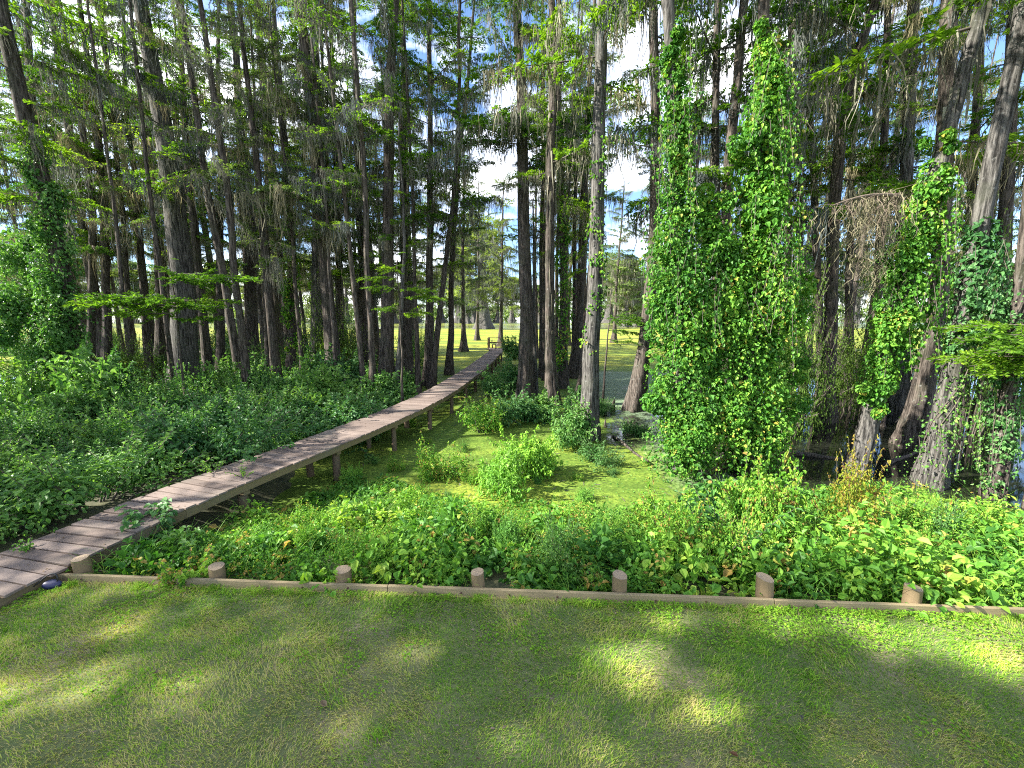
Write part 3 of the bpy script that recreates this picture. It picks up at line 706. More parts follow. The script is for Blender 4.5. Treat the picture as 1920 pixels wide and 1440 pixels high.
ptree(640, 712, [(636, 400), (630, 300), (622, 0)], 13, 'slim cypress with bark hanging in strips, left of the black flared trunk', zs=6, nb=22, trunk_moss=.8)
ptree(684, 706, [(677, 470), (668, 300), (661, 0)], 16, 'black cypress with a broad flared foot on the bright duckweed', zs=7, nb=26, flare=1.7)
ptree(723, 745, [(725, 450), (730, 230), (737, 0)], 25, 'tall straight cypress left of the fork topped trunk, by the boardwalk', zs=8, nb=24, flare=.4)
ptree(742, 752, [(752, 560), (756, 450), (748, 300)], 9, 'pale thin leaning stem by the left edge of boardwalk', H=9, zs=6, nb=6, bark=M_BARKL, Lm=2)
t_F, p_F = ptree(762, 712, [(760, 450), (755, 250), (762, 120), (748, 0)], 19, 'cypress with a forked top, shrub leaves at its foot', zs=6.5, nb=28)
ptree(802, 722, [(805, 400), (807, 200), (803, 0)], 15, 'straight slim cypress just left of two crossing trunks', zs=6, nb=30)
ptree(808, 728, [(822, 600), (845, 430), (858, 250), (862, 0)], 11, 'slender trunk leaning right, the left of two crossing trunks', zs=9, nb=22)
ptree(842, 702, [(851, 450), (866, 250), (892, 0)], 12, 'slender upright trunk, the right of two crossing trunks', zs=10, nb=22)
# centre
bC = on_y(960, 262, 19.5)[2]
t_C1, p_C1 = ptree(984, 745, [(986, 600), (980, 400), (974, 200), (972, 0)], 27, 'tall bare cypress right of the boardwalk end, dark furrowed bark', zs=10.5, nb=18, flare=.5,
                   extra=[(on_y(975, 265, 22)[2], R(200), 3.6, .08), (on_y(975, 285, 22)[2], R(-30), 2.6, .02), (on_y(975, 260, 22)[2], R(-95), 2.8, .02), (on_y(975, 275, 22)[2], R(190), 3.0, .0), (on_y(975, 255, 22)[2], R(-120), 3.0, .0), (on_y(975, 270, 22)[2], R(-60), 2.8, .05), (on_y(975, 262, 22)[2], R(10), 3.0, .04), (on_y(975, 240, 22)[2], R(180), 2.6, .1)])
ptree(1003, 738, [(1003, 600), (1000, 450)], 9, 'thin pale stem close against the tall bare trunk', H=9, zs=7, nb=5, bark=M_BARKL, Lm=2)
ptree(1018, 702, [(1015, 600), (1017, 250), (1018, 0)], 11, 'thin dark pole between the bare trunk and a mossy one', zs=12, nb=16)
t_C3, p_C3 = ptree(1036, 762, [(1035, 600), (1036, 350), (1040, 175), (1037, 0)], 19, 'mossy grey cypress in the centre clump with vines at its right', zs=9, nb=20, trunk_moss=1.3, flare=.9)
t_C4, p_C4 = ptree(1056, 728, [(1058, 550), (1053, 250)], 14, 'dark vine threaded trunk in the middle of the centre clump', zs=12, nb=14)
ptree(1078, 708, [(1090, 500), (1100, 250), (1110, 80)], 17, 'dark cypress leaning right behind the lichen spotted trunk', zs=9, nb=24, flare=.9)
ptree(1082, 745, [(1096, 640), (1104, 520)], 8, 'thin brown sapling stem leaning on the lichen spotted trunk', H=9, zs=6, nb=6, Lm=1.8)
t_C6, p_C6 = ptree(1104, 822, [(1117, 550), (1122, 400), (1130, 200), (1137, 0)], 31, 'lichen spotted cypress with vines climbing it, nearest trunk of the centre', zs=11, nb=15, flare=.35, bark=M_BARKL)
t_C8, p_C8 = ptree(1188, 768, [(1215, 600), (1232, 400), (1228, 0)], 24, 'dark leaning trunk between the blue water and the ivy wall', zs=9, nb=24, flare=.9)
# right
t_R1, p_R1 = ptree(1282, 880, [(1262, 330), (1258, 180), (1255, 0)], 27, 'pale grey trunk rising out of the left side of the ivy wall', zs=11, nb=14, bark=M_BARKL, flare=.6)
ptree(1345, 800, [(1342, 300), (1342, 150), (1348, 0)], 17, 'dark straight trunk behind the ivy wall, between two ivy clad trunks', zs=9, nb=22)
ptree(1362, 815, [(1358, 350), (1370, 240), (1385, 110), (1393, 0)], 21, 'grey trunk leaning right behind the ivy wall', zs=9, nb=22)
t_R4, p_R4 = ptree(1398, 882, [(1418, 500), (1426, 330), (1430, 0)], 24, 'trunk covered in ivy almost to the top of view', zs=12, nb=12, flare=.6)
ptree(1478, 775, [(1480, 260), (1486, 170), (1480, 0)], 13, 'thin dark trunk just right of the tallest ivy column', zs=7, nb=24)
ptree(1505, 752, [(1502, 250), (1508, 0)], 10, 'thinnest dark pole in the gap of sky right of the ivy column', zs=8, nb=18)
ptree(1538, 765, [(1528, 400), (1520, 200), (1512, 60)], 14, 'bent dark stem below the moss hung limbs at right', zs=8, nb=20)
ptree(1548, 790, [(1562, 380), (1578, 240), (1605, 100), (1640, 0)], 22, 'cypress with a strong right lean and moss hung limbs', zs=8, nb=22, moss=1, Lm=4)
ptree(1688, 790, [(1700, 300), (1710, 125), (1716, 0)], 25, 'upright pinkish brown trunk behind the dead moss draped limb', zs=9, nb=22, bark=M_BARKL)
t_R9, p_R9 = ptree(1602, 892, [(1690, 560), (1755, 300), (1795, 190), (1822, 100), (1842, 0)], 26, 'pale mossy trunk leaning far right, ivy hanging down its lower half', zs=10.5, nb=12, bark=M_BARKL, trunk_moss=.8, flare=.7)
t_R10, p_R10 = ptree(1742, 908, [(1795, 680), (1832, 400), (1868, 270), (1892, 125), (1915, 0)], 30, 'big grey trunk near the right edge with a wide buttressed foot in dark water', zs=10.5, nb=14, flare=.95, bark=M_BARKL)
ptree(1708, 838, [(1748, 640), (1768, 450), (1775, 200)], 30, 'dark double footed trunk between the two pale right trunks', zs=8, nb=15, flare=.9, flutes=1.5)
t_R12, p_R12 = ptree(1862, 932, [(1905, 740), (1935, 500), (1960, 200)], 24, 'vine wrapped trunk in the lower right corner of the swamp', zs=9, nb=20, flare=.6)
ptree(1845, 780, [(1880, 500), (1890, 300), (1900, 60)], 24, 'dark trunk behind the big grey one at the right edge', zs=6, nb=15)
ptree(1640, 770, [(1650, 450), (1660, 150)], 15, 'slim dark trunk behind the hanging ivy at right', zs=6, nb=15)
ptree(1800, 760, [(1812, 500), (1830, 230), (1835, 30)], 17, 'dark slim trunk behind the leaning pale mossy one', zs=5, nb=15)
ptree(1590, 745, [(1592, 480), (1600, 100)], 13, 'dark slim trunk behind the grey dead limb', zs=5, nb=15)

# trees standing behind and beyond: shared meshes, copied
def proto(seed, H, r0, fl, nb, zs, Lm, leafm, moss, thin, label, group):
    t, _ = tree('cypress_tree', label, (0, 0, WATER), [(0.25 * math.sin(seed), .2, H * .5)], r0, H, zs=zs, nb=nb, Lm=Lm, moss=moss, flare=fl, leafm=leafm, seed=seed, thin=thin, group=group)
    TREES.pop(); return t
lab_b = 'slim dark cypress in the crowd of trunks behind the nearer trees'
PB = [proto(40 + k, 25 + k, .22 + .05 * k, .9, 34, 5 + k, 3.8, M_CYP, 1, False, lab_b, 'cypress trees crowding behind the nearer trunks') for k in range(4)]
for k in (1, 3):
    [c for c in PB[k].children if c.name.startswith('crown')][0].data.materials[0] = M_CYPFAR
r = np.random.default_rng(21); placed = [(p[1][0, 0], p[1][0, 1]) for p in TREES]; n = 0; first = set()
tries = 0
while n < 46 and tries < 3000:
    tries += 1
    y = r.uniform(20, 52); x = r.uniform(-1.45, 1.45) * y
    u = 960 + x / (y * .985) * 750
    gap = (835 < u < 1235) or (u > 1115 and u < 1215)
    if gap or (abs(x + 2) < 6 and y < 45) or (u > 1235 and y < 31): continue
    if min((x - a) ** 2 + (y - b) ** 2 for a, b in placed) < 2.6 ** 2: continue
    k = n % 4; s = r.uniform(.8, 1.15)
    if k in first: copy_thing(PB[k], (x, y, WATER), r.random() * 6.28, (s * r.uniform(.8, 1.1), s * r.uniform(.8, 1.1), s))
    else: PB[k].location = (x, y, WATER); PB[k].rotation_euler.z = r.random() * 6.28; first.add(k)
    placed.append((x, y)); n += 1
lab_s = 'thin straight cypress pole crowded among thicker trunks'
PS = [proto(80 + k, 23 + k, .105 + .02 * k, .8, 15, 8 + k, 2.6, [M_CYP, M_CYPFAR, M_CYP][k], 1, True, lab_s, 'thin cypress poles crowded among the thicker trunks') for k in range(3)]
n = 0; first = set(); tries = 0
while n < 58 and tries < 4000:
    tries += 1; y = r.uniform(19, 44); u = r.choice([r.uniform(60, 835), r.uniform(60, 835), r.uniform(1000, 1110), r.uniform(1240, 1900)]); x = (u - 960) / 750 * y * .985
    if u > 1240 and y < 24 or (950 < u < 1120 and y < 25) or abs(x - np.interp(y, cl[:, 1], cl[:, 0])) < 1.3 or min((x - a) ** 2 + (y - b) ** 2 for a, b in placed) < .8 ** 2: continue
    k = n % 3; s = r.uniform(.85, 1.15); sc = (s * r.uniform(.8, 1.3), s * r.uniform(.8, 1.3), s)
    if k in first: o = copy_thing(PS[k], (x, y, WATER), r.random() * 6.28, sc)
    else: o = PS[k]; o.location = (x, y, WATER); o.scale = sc; first.add(k)
    o.rotation_euler = (r.normal(0, .012), r.normal(0, .012), r.random() * 6.28); placed.append((x, y)); n += 1
for u, y, H_, nb_, lab in [(938, 58, 22, 30, 'slender pale cypress beyond the bush at the boardwalk end'), (895, 72, 26, 34, 'moss hung pale cypress beyond the boardwalk end, left of the bare tall trunk'), (868, 50, 24, 26, 'slim light green cypress just right of the two crossing trunks, far back'),
                      (1152, 66, 24, 30, 'pale cypress far behind the lichen spotted trunk'), (1212, 60, 25, 32, 'light green cypress seen in the gap left of the ivy wall'), (1065, 60, 26, 30, 'pale cypress far behind the centre clump')]:
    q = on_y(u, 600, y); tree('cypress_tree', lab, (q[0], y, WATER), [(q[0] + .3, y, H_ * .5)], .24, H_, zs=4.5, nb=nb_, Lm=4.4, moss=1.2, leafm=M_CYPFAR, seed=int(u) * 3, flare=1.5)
# lake cypresses in the sun: short, wide buttress, grey with moss
lab_f = 'sunlit lake cypress with broad flared foot far out on the yellow duckweed'
def lake_tree(seed, H, r0, fl, Rr, group):
    r = np.random.default_rng(seed); t = thing('cypress_tree', (0, 0, WATER), lab_f, 'tree', group); g = G(); pth = np.stack([.4 * np.sin(np.linspace(0, 2, 20) + seed), .3 * np.sin(np.linspace(0, 1.5, 20)), np.linspace(0, H, 20)], 1); pth[:, :2] -= pth[0, :2]
    trunk_mesh(g, pth, r0, fl, 1.3, seed, H); build('trunk', g, M_BARKL, t); gw, gl, gm = G(), G(), G(); a = 0
    for k in range(46):
        f = r.random() ** .8; z = H * (.24 + .76 * f); a += 2.4 + r.normal(0, .5); l = Rr * (1 - .45 * f ** 2) * r.uniform(.35, 1.1); o = np.array([np.interp(z, pth[:, 2], pth[:, 0]), np.interp(z, pth[:, 2], pth[:, 1]), z])
        c = o + np.array([math.cos(a) * l, math.sin(a) * l, r.normal(.1, .3) * l]); tube(gw, [o, (o + c) / 2 + [0, 0, .1 * l], c], [.12, .07, .03], 4)
        n = 230; e = unit(r.normal(0, 1, (n, 3))); rr = np.array([1, 1, .42]) * H * r.uniform(.075, .13); P = c + e * rr * r.random((n, 1)) ** .5
        fronds(gl, P, unit(r.normal(0, 1, (n, 3)) * [1, 1, .5]), unit(r.normal(0, .7, (n, 3)) + [0, 0, 1]), r.uniform(.35, .75, n), r.uniform(.16, .34, n), np.clip(r.normal(.5, .25, n), 0, 1))
        m = 22; strands(gm, c + r.normal(0, 1, (m, 3)) * rr * [.7, .7, .2] - [0, 0, rr[2] * .6], r.gamma(2.2, .5, m) + .4, r.uniform(.06, .18, m), np.clip(r.normal(.5, .2, m), 0, 1), 3, .12, 0, r)
    build('crown', gl.absorb(gw, 1), [M_CYPFAR, M_TWIG], t); build('hanging_moss', gm, M_MOSS, t)['kind'] = 'stuff'; return t
GF = 'cypress trees standing out in the lake'
PF = [lake_tree(60, 14, .42, 2.0, 3.4, GF), lake_tree(61, 11, .34, 2.4, 2.6, GF), lake_tree(62, 17, .8, 1.0, 4.6, GF)]
FAR = [(877, 607, 1, 1), (907, 617, 2, 1), (932, 605, 0, .9), (860, 606, 0, 1.2), (1175, 613, 0, 1.0), (1197, 612, 1, 1.0), (1141, 606, 2, 1.1), (960, 601, 0, 1.2), (1235, 606, 0, 1.3), (1010, 600, 1, 1.4), (826, 604, 2, 1.0), (1300, 603, 2, 1),
       (780, 602, 0, 1.3), (740, 606, 1, 1.1), (690, 604, 0, 1.2), (650, 602, 2, 1.1), (600, 607, 0, 1.2), (545, 604, 1, 1.3), (480, 606, 2, 1), (430, 603, 0, 1.4), (380, 606, 1, 1.2), (320, 604, 2, 1), (250, 607, 0, 1.1), (180, 604, 2, 1.2), (110, 606, 0, 1.1), (40, 604, 2, 1.1),
       (1380, 605, 0, 1.3), (1450, 607, 2, 1), (1530, 605, 0, 1.2), (1600, 606, 2, 1.1), (1680, 604, 0, 1.3), (1750, 606, 2, 1), (1830, 604, 0, 1.2), (1900, 605, 2, 1), (890, 600, 2, 1), (1080, 601, 2, .9), (1160, 600, 0, 1.3), (1120, 601, 0, 1.2)]
lab_near = {0: 'small lake cypress with cone shaped foot standing in pale open water', 1: 'stout pale lake cypress with bright sunlit trunk beyond the boardwalk end',
            4: 'left of two small cone footed cypresses on the yellow duckweed right of centre', 5: 'right of two small cone footed cypresses on the yellow duckweed right of centre', 6: 'thick pale fluted cypress foot behind the lichen spotted trunk'}
first = set()
for q, (u, v, k, s) in enumerate(FAR):
    s = s * (1.9 if k == 2 else 2.0) if q not in (0, 4, 5) else s * 1.75
    p = on_z(u, v, WATER)
    if k in first: o = copy_thing(PF[k], tuple(p), q * 1.7, s)
    else: o = PF[k]; o.location = p; o.scale = (s,) * 3; first.add(k); o.rotation_euler.z = q * 1.7
    if q in lab_near:
        o['label'] = lab_near[q]
        if 'group' in o: del o['group']
    else: o['label'] = lab_f; o['group'] = 'cypress trees standing out in the lake'
# far wooded shore, one mass
g = G(); r = np.random.default_rng(5)
for k in range(420):
    x = r.uniform(-640, 640); y = 430 + r.uniform(-20, 60); h = r.uniform(9, 17); n = 120
    th = r.random(n) * 6.28; zz = r.random(n); rr = h * .36 * np.sqrt(np.sin(np.clip(zz, .05, .97) * math.pi)) * (.75 + .4 * r.random(n))
    P = np.stack([x + rr * np.cos(th), y + rr * np.sin(th), WATER + h * zz], 1); D = r.normal(0, 1, (n, 3)); N = unit(np.stack([np.cos(th), np.sin(th), .6 + 0 * th], 1) + .4 * r.normal(0, 1, (n, 3)))
    fronds(g, P, D, N, 2.6 * r.uniform(.6, 1.3, n), 1.7 * r.uniform(.6, 1.2, n), np.clip(r.normal(.45, .25, n), 0, 1))
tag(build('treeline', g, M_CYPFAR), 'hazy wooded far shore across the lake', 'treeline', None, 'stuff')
# unseen oaks added beyond the left edge so their crowns shade the lawn
SUNNY = [(*on_z(u, v, 0)[:2], q) for u, v, q in ((165, 1290, .36), (345, 1300, .30), (0, 1310, .34), (1190, 1240, .40), (985, 1395, .22), (1320, 1330, .2), (1840, 1200, .75), (1640, 1190, .42), (1480, 1165, .3), (1270, 1175, .25), (240, 1175, .3), (560, 1190, .2), (760, 1230, .16), (640, 1380, .2), (1560, 1400, .2), (1150, 1420, .2))]
def oak(x, y, H, Rr, z0, lab, seed):
    r = np.random.default_rng(seed); t = thing('shade_oak', (x, y, -.02), lab, 'tree', None)
    g = G(); tube(g, [(0, 0, -.2), (0.1, 0, 1.2), (.2, .1, z0 * .6), (.3, .1, z0 + 1)], [.62, .46, .4, .3], 14, 0, .5, False); build('trunk', g, M_BARK, t)
    gw, gl = G(), G()
    for k in range(104):
        d = r.normal(0, 1, 3); d /= np.linalg.norm(d); q = r.random() ** .45; c = np.array([d[0] * Rr * q, d[1] * Rr * q, (z0 + H) / 2 + d[2] * q * (H - z0) / 2])
        if k < 22: tube(gw, [(.25, .1, z0 * .8), c * [.5, .5, .45] + [0, 0, z0 * .35 + 1], c], [.14, .08, .03], 6)
        n = 300; e = r.normal(0, 1, (n, 3)); e /= np.linalg.norm(e, axis=1, keepdims=True); P = c + e * 1.5 * r.random((n, 1)) ** .4 * [1, 1, .7]
        hit = P[:, :2] + [x, y] + SH * (P[:, 2:] / math.tan(R(SUN_EL))); ok = np.ones(n, bool)
        for sx, sy, sr in SUNNY:                              # leaves left out so sun falls on the chosen lawn spots
            ok &= np.hypot(hit[:, 0] - sx, (hit[:, 1] - sy) * 1.25) > 1.12 * sr * (.75 + .5 * vnoise(P[:, 0] * 3, P[:, 1] * 3 + P[:, 2]))
        P, e = P[ok], e[ok]; n = len(P)
        leaves(gl, P, r.normal(0, 1, (n, 3)), unit(e + [0, 0, .8]), r.uniform(.14, .24, n), r.uniform(.10, .16, n), r.random(n))
    build('crown', gl.absorb(gw, 1), [M_OAK, M_TWIG], t)
def shade_tree(x, y, H, nb, lab, seed): tree('cypress_tree', lab, (x, y, WATER), [(x + .2, y, H * .5)], .28, H, zs=2.2, nb=nb, Lm=3.6, moss=.3, seed=seed)  # unseen cypress added off the left edge to shade boardwalk and duckweed
shade_tree(-18.5, 5.0, 9.2, 20, 'low leafy unseen cypress added beyond the left edge to shade the near boardwalk', 91)
shade_tree(-19.5, 11.5, 17, 17, 'full unseen cypress added beyond the left edge beside the thicket to shade the duckweed', 92)
shade_tree(-22.5, 14.5, 20, 17, 'tall unseen cypress added farther beyond the left edge to shade the duckweed', 93)
shade_tree(-17.8, 8.2, 10.0, 22, 'small full unseen cypress added for shade beyond the left edge between two others', 94)
oak(-21, -2.6, 19, 5.2, 6.5, 'unseen broad oak added beyond the left edge to shade the lawn', 1)
oak(-13.5, -4.6, 15, 5.0, 5.0, 'lower unseen broad oak added behind the viewer at left to shade the lawn', 2)

# ------------------------------------------------------------------ climbing vines
def blob_leaves(g, c, rad, n, size, r, tone=0.5, down=.6, hollow=.35, wide=(.25, .62), up=.35, asp=.78):
    """leaves lying shingle-like on a lumpy ellipsoid, tips hanging outward and down"""
    e = r.normal(0, 1, (n, 3)); e = unit(e); q = 1 - hollow * r.random((n, 1)) ** 1.5
    P = np.asarray(c) + e * np.asarray(rad) * q
    nrm = unit(e / np.asarray(rad) + [0, 0, .001]); N = unit(nrm + [0, 0, up] + r.normal(0, .38, (n, 3)))
    D = unit(np.cross(np.cross(N, [0, 0, -1.]) + r.normal(0, .5, (n, 3)) * 1.0, N) * 1.0 + nrm * .25)
    D = unit(D * np.sign((D @ np.array([0, 0, -1.]))[:, None] * down + r.normal(0, .25, (n, 1)) + .15))
    L = size * r.uniform(.62, 1.2) * r.uniform(.45, 1.3, n)
    leaves(g, P, D, N, L, L * asp * r.uniform(.8, 1.1, n), np.clip(r.normal(tone, .2, n), 0, 1), 0, .18, .2, wide)
def vine(label, path, zr, radf, lumps, nleaf, size, m=M_IVY, extra=(), seed=0, hang=0):
    r = np.random.default_rng(seed + 500); o = np.array([np.interp(zr[0], path[:, 2], path[:, 0]), np.interp(zr[0], path[:, 2], path[:, 1]), zr[0]])
    t = thing('climbing_vine', tuple(o), label, 'vine'); gf, gs = G(), G()
    def at(z): return np.array([np.interp(z, path[:, 2], path[:, 0]), np.interp(z, path[:, 2], path[:, 1]), z]) - o
    for k in range(lumps):
        z = zr[0] + (zr[1] - zr[0]) * (k + r.random()) / lumps; f = (z - zr[0]) / (zr[1] - zr[0]); R_ = radf(f) * r.uniform(.75, 1.3); a = r.random() * 6.28
        if r.random() < .6: a = r.uniform(3.3, 6.1)
        c = at(z) + np.array([math.cos(a), math.sin(a), 0]) * R_ * r.uniform(.15, .75)
        blob_leaves(gf, c, np.array([R_, R_, R_ * r.uniform(.9, 1.7)]) * r.uniform(.5, .85), int(nleaf * r.uniform(.5, 1.25)), size, r, r.uniform(.22, .78))
    for c, rad, n in extra:
        c = np.asarray(c) - o
        for k in range(max(3, n // 150)):
            e = unit(r.normal(0, 1, 3)) * np.asarray(rad) * r.uniform(.35, .9); rr = np.asarray(rad).mean() * r.uniform(.26, .46)
            blob_leaves(gf, c + e, np.array([rr, rr, rr * 1.15]), int(r.uniform(90, 175)), size, r, r.uniform(.22, .78))
    for k in range(hang):                                     # trailing runners
        z = r.uniform(zr[0] + .4 * (zr[1] - zr[0]), zr[1]); a = r.uniform(3.2, 6.2); c = at(z) + np.array([math.cos(a), math.sin(a), 0]) * radf((z - zr[0]) / (zr[1] - zr[0])) * 1.1
        l = .35 + r.gamma(1.6, .5); c = c + unit(np.array([math.cos(a), math.sin(a), 0])) * r.uniform(0, .4) * (1 if hang >= 40 else .2); tt = np.linspace(0, 1, 6); pp = c + np.stack([.2 * tt * r.normal(), .1 * tt * r.normal() - .1 * tt, -l * tt], 1) if False else c + np.outer(tt, [r.normal() * .2, -.15, -l])
        tube(gs, pp, .006, 3)
        n = int(l * 16); P = c + np.outer(r.random(n), pp[-1] - c) + r.normal(0, .04, (n, 3)); N = unit(np.stack([r.normal(0, .6, n), -1 + r.normal(0, .3, n), .5 + r.normal(0, .3, n)], 1))
        leaves(gf, P, unit(np.stack([r.normal(0, .5, n), -.2 + 0 * P[:, 0], -np.ones(n)], 1)), N, size * r.uniform(.6, 1.1, n), size * .7 * r.uniform(.7, 1.1, n), r.random(n))
    for k in range(5):
        a = np.linspace(0, 1, 24); ph = r.random() * 6.28; zz = zr[0] + (zr[1] - zr[0]) * a; R_ = np.array([radf(q) for q in a]) * .35 + .05
        tube(gs, np.array([at(z) for z in zz]) + np.stack([R_ * np.cos(ph + 5 * a), R_ * np.sin(ph + 5 * a), 0 * a], 1), .014, 4)
    build('stem', gs, M_TWIG, t); build('foliage', gf, m, t); return t
def lin(*ps): return lambda f: float(np.interp(f, [p[0] for p in ps], [p[1] for p in ps]))
zt = lambda path, v, u=None: on_y(960 if u is None else u, v, path[0, 1])[2]
# the ivy wall: two clad trunks and the mass joining them
P1, P4 = p_R1, p_R4; y1 = P1[0, 1]; y4 = P4[0, 1]
Q = lambda u, v, y: on_y(u, v, y)
vine('tall ivy column on the pale trunk forming the left side of the ivy wall', P1, (WATER, zt(P1, 60)), lin((0, 1.15), (.25, .75), (.5, .66), (.6, .58), (.7, .32), (1, .2)), 115, 190, .108, seed=1, hang=40,
     extra=[(Q(1250, 560, y1), (.55, .5, 1.4), 1600), (Q(1240, 740, y1), (.6, .5, 1.0), 1400), (Q(1290, 850, y1 - .4), (1.0, .6, .6), 1500)])
vine('bushy ivy covering the right hand trunk of the ivy wall up past the treetops', P4, (WATER, zt(P4, 50)), lin((0, 1.2), (.25, .85), (.45, .66), (.62, .5), (.8, .46), (1, .16)), 125, 190, .108, seed=2, hang=64,
     extra=[(Q(1350, 640, y4 + .1), (.95, .6, 1.3), 3600), (Q(1340, 480, y4 + .3), (.7, .5, .9), 1500), (Q(1440, 620, y4), (.75, .6, 1.3), 2600), (Q(1400, 800, y4 - .3), (1.0, .6, .8), 2400),
            (Q(1330, 790, y4 - .3), (.9, .6, .9), 2200), (Q(1480, 760, y4 + .2), (.45, .5, .9), 1000), (Q(1325, 620, y4 - .2), (.75, .45, 1.7), 5200), (Q(1330, 470, y4 - .1), (.7, .4, 1.0), 3600), (Q(1340, 380, y4), (.5, .35, .5), 1300), (Q(1370, 560, y4 - .2), (.7, .45, 1.2), 3600), (Q(1480, 560, y4 + .1), (.55, .4, 1.3), 2200), (Q(1350, 760, y4 - .4), (.9, .45, .9), 3000), (Q(1500, 690, y4 + .2), (.4, .4, .8), 1000), (Q(1440, 420, y4), (.5, .4, .8), 1300), (Q(1390, 270, y4 - .2), (.6, .5, .35), 700), (Q(1455, 200, y4 - .1), (.3, .3, .55), 500), (Q(1400, 400, y4 - .1), (.45, .4, .6), 700)])
y9 = p_R9[0, 1]
vine('broad leaved ivy curtain hanging from the leaning pale trunk, below the dead limb', p_R9, (zt(p_R9, 780), zt(p_R9, 320)), lin((0, .22), (.3, .5), (.7, .6), (1, .34)), 56, 180, .11, seed=3, hang=34,
     extra=[(Q(1700, 470, y9 - .2), (.5, .45, .8), 1500), (Q(1665, 600, y9 - .2), (.48, .45, .8), 1500), (Q(1635, 720, y9 - .1), (.4, .4, .5), 700), (Q(1740, 390, y9), (.5, .4, .5), 700), (Q(1760, 270, y9 - .1), (.35, .3, .4), 350)])
y10 = p_R10[0, 1]
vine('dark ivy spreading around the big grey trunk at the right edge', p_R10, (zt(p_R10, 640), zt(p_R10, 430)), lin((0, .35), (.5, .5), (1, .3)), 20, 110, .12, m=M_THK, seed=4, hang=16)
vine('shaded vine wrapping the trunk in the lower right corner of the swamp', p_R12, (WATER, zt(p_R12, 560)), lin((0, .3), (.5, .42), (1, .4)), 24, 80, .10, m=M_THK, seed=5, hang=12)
vine('sparse reddish green creeper on the buttress of the big grey right trunk', p_R10, (WATER, zt(p_R10, 690)), lin((0, .75), (.5, .55), (1, .6)), 22, 34, .08, m=M_THK, seed=14, hang=14)
yl = p_L1[0, 1]
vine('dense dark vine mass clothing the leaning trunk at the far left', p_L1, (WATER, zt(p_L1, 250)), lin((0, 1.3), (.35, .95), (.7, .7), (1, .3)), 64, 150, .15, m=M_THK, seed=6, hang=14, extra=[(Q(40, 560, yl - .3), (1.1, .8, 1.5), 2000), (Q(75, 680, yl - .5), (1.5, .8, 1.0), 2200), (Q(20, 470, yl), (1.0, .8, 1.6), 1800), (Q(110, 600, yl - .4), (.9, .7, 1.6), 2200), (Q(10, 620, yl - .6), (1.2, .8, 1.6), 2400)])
vine('ivy on the trunk between the second boardwalk and the pale mossy trunk', p_L14, (zt(p_L14, 690), zt(p_L14, 320)), lin((0, .22), (.4, .55), (.75, .75), (1, .35)), 40, 120, .17, seed=7, hang=8, extra=[(Q(605, 535, p_L14[0, 1] - .3), (1.3, .8, .75), 1100)])
vine('slender vine climbing the lichen spotted trunk in the centre', p_C6, (zt(p_C6, 720), zt(p_C6, 150)), lin((0, .22), (.5, .28), (1, .18)), 44, 45, .11, seed=8, hang=6)
vine('leafy vine threading up the mossy trunk of the centre clump', p_C4, (zt(p_C4, 690), zt(p_C4, 280)), lin((0, .4), (.5, .55), (1, .25)), 46, 60, .15, seed=9, hang=8)

# ------------------------------------------------------------------ dead limb draped with moss, fallen logs, cypress knees
def dead_limb():
    a = Q(1688, 368, y9 - .3); b = Q(1560, 386, y9 - .9); t = thing('dead_branch', tuple(a), 'dead grey limb draped with tangled moss, between ivy wall and ivy curtain', 'branch')
    r = np.random.default_rng(4); g, gm = G(), G(); tt = np.linspace(0, 1, 10); d = b - a
    main = np.outer(tt, d) + np.stack([0 * tt, 0 * tt, .12 * np.sin(tt * 3.1)], 1); tube(g, main, np.linspace(.055, .012, 10), 7)
    for k in range(42):
        f = r.random() ** 2.2 * .95; p = np.array([np.interp(f, tt, main[:, i]) for i in range(3)]); l = min(2.3, .25 + r.gamma(1.8, .38)) * (1 - .7 * f)
        e = np.array([-.25 + .5 * r.normal(), .35 * r.normal(), -.75 + .5 * r.normal()]); e = e / np.linalg.norm(e) * l
        s = np.linspace(0, 1, 7)[:, None]; q = p + e * s + np.cumsum(r.normal(0, .035 * l, (7, 3)), 0) + np.array([0, 0, -.3]) * s ** 2 * l; tube(g, q, np.linspace(.009, .002, 7), 3)
        for j in range(3):
            b0 = q[r.integers(2, 7)]; e2 = unit(e + r.normal(0, .8, 3) * l) * l * .35; tube(g, [b0, b0 + e2 * .5 + r.normal(0, .03, 3), b0 + e2], [.004, .003, .0015], 3)
    build('limb', g, M_DEAD, t)
    k = 480; fi = np.minimum(9, r.gamma(1.6, 1.6, k).astype(int)); p = main[fi] + r.normal(0, 1, (k, 3)) * [.16, .2, .1] + np.stack([-.5 * r.random(k), 0 * r.random(k), -2.4 * r.random(k) ** 1.8 * (1 - fi / 11)], 1)
    strands(gm, p, r.gamma(2, .16, k) + .08, r.uniform(.006, .022, k), np.clip(r.normal(.25, .2, k), 0, 1), 5, .6, 0, r); build('hanging_moss', gm, M_MOSS, t)['kind'] = 'stuff'
dead_limb()
def log(u0, v0, u1, v1, rad, lab, rise=0):
    a, b = on_z(u0, v0, WATER + .02), on_z(u1, v1, WATER + .02); g = G(); tt = np.linspace(0, 1, 10)
    p = np.outer(tt, b - a); p[:, 2] += rise * tt + .03 * np.sin(tt * 7); tube(g, p, rad * (1 - .35 * tt) * (1 + .06 * np.sin(tt * 23)), 10, 0, .5, True)
    tag(build('fallen_log', g, M_BARK, None, tuple(a)), lab, 'log')
log(1490, 852, 1600, 862, .09, 'dark log lying in the open water right of the ivy wall')
log(1660, 872, 1730, 842, .07, 'thin log in dark water between the two pale right trunks')
log(1150, 818, 1215, 872, .05, 'thin dead stick fallen across the blue water left of ivy wall', .1)
r = np.random.default_rng(12); gk = G()
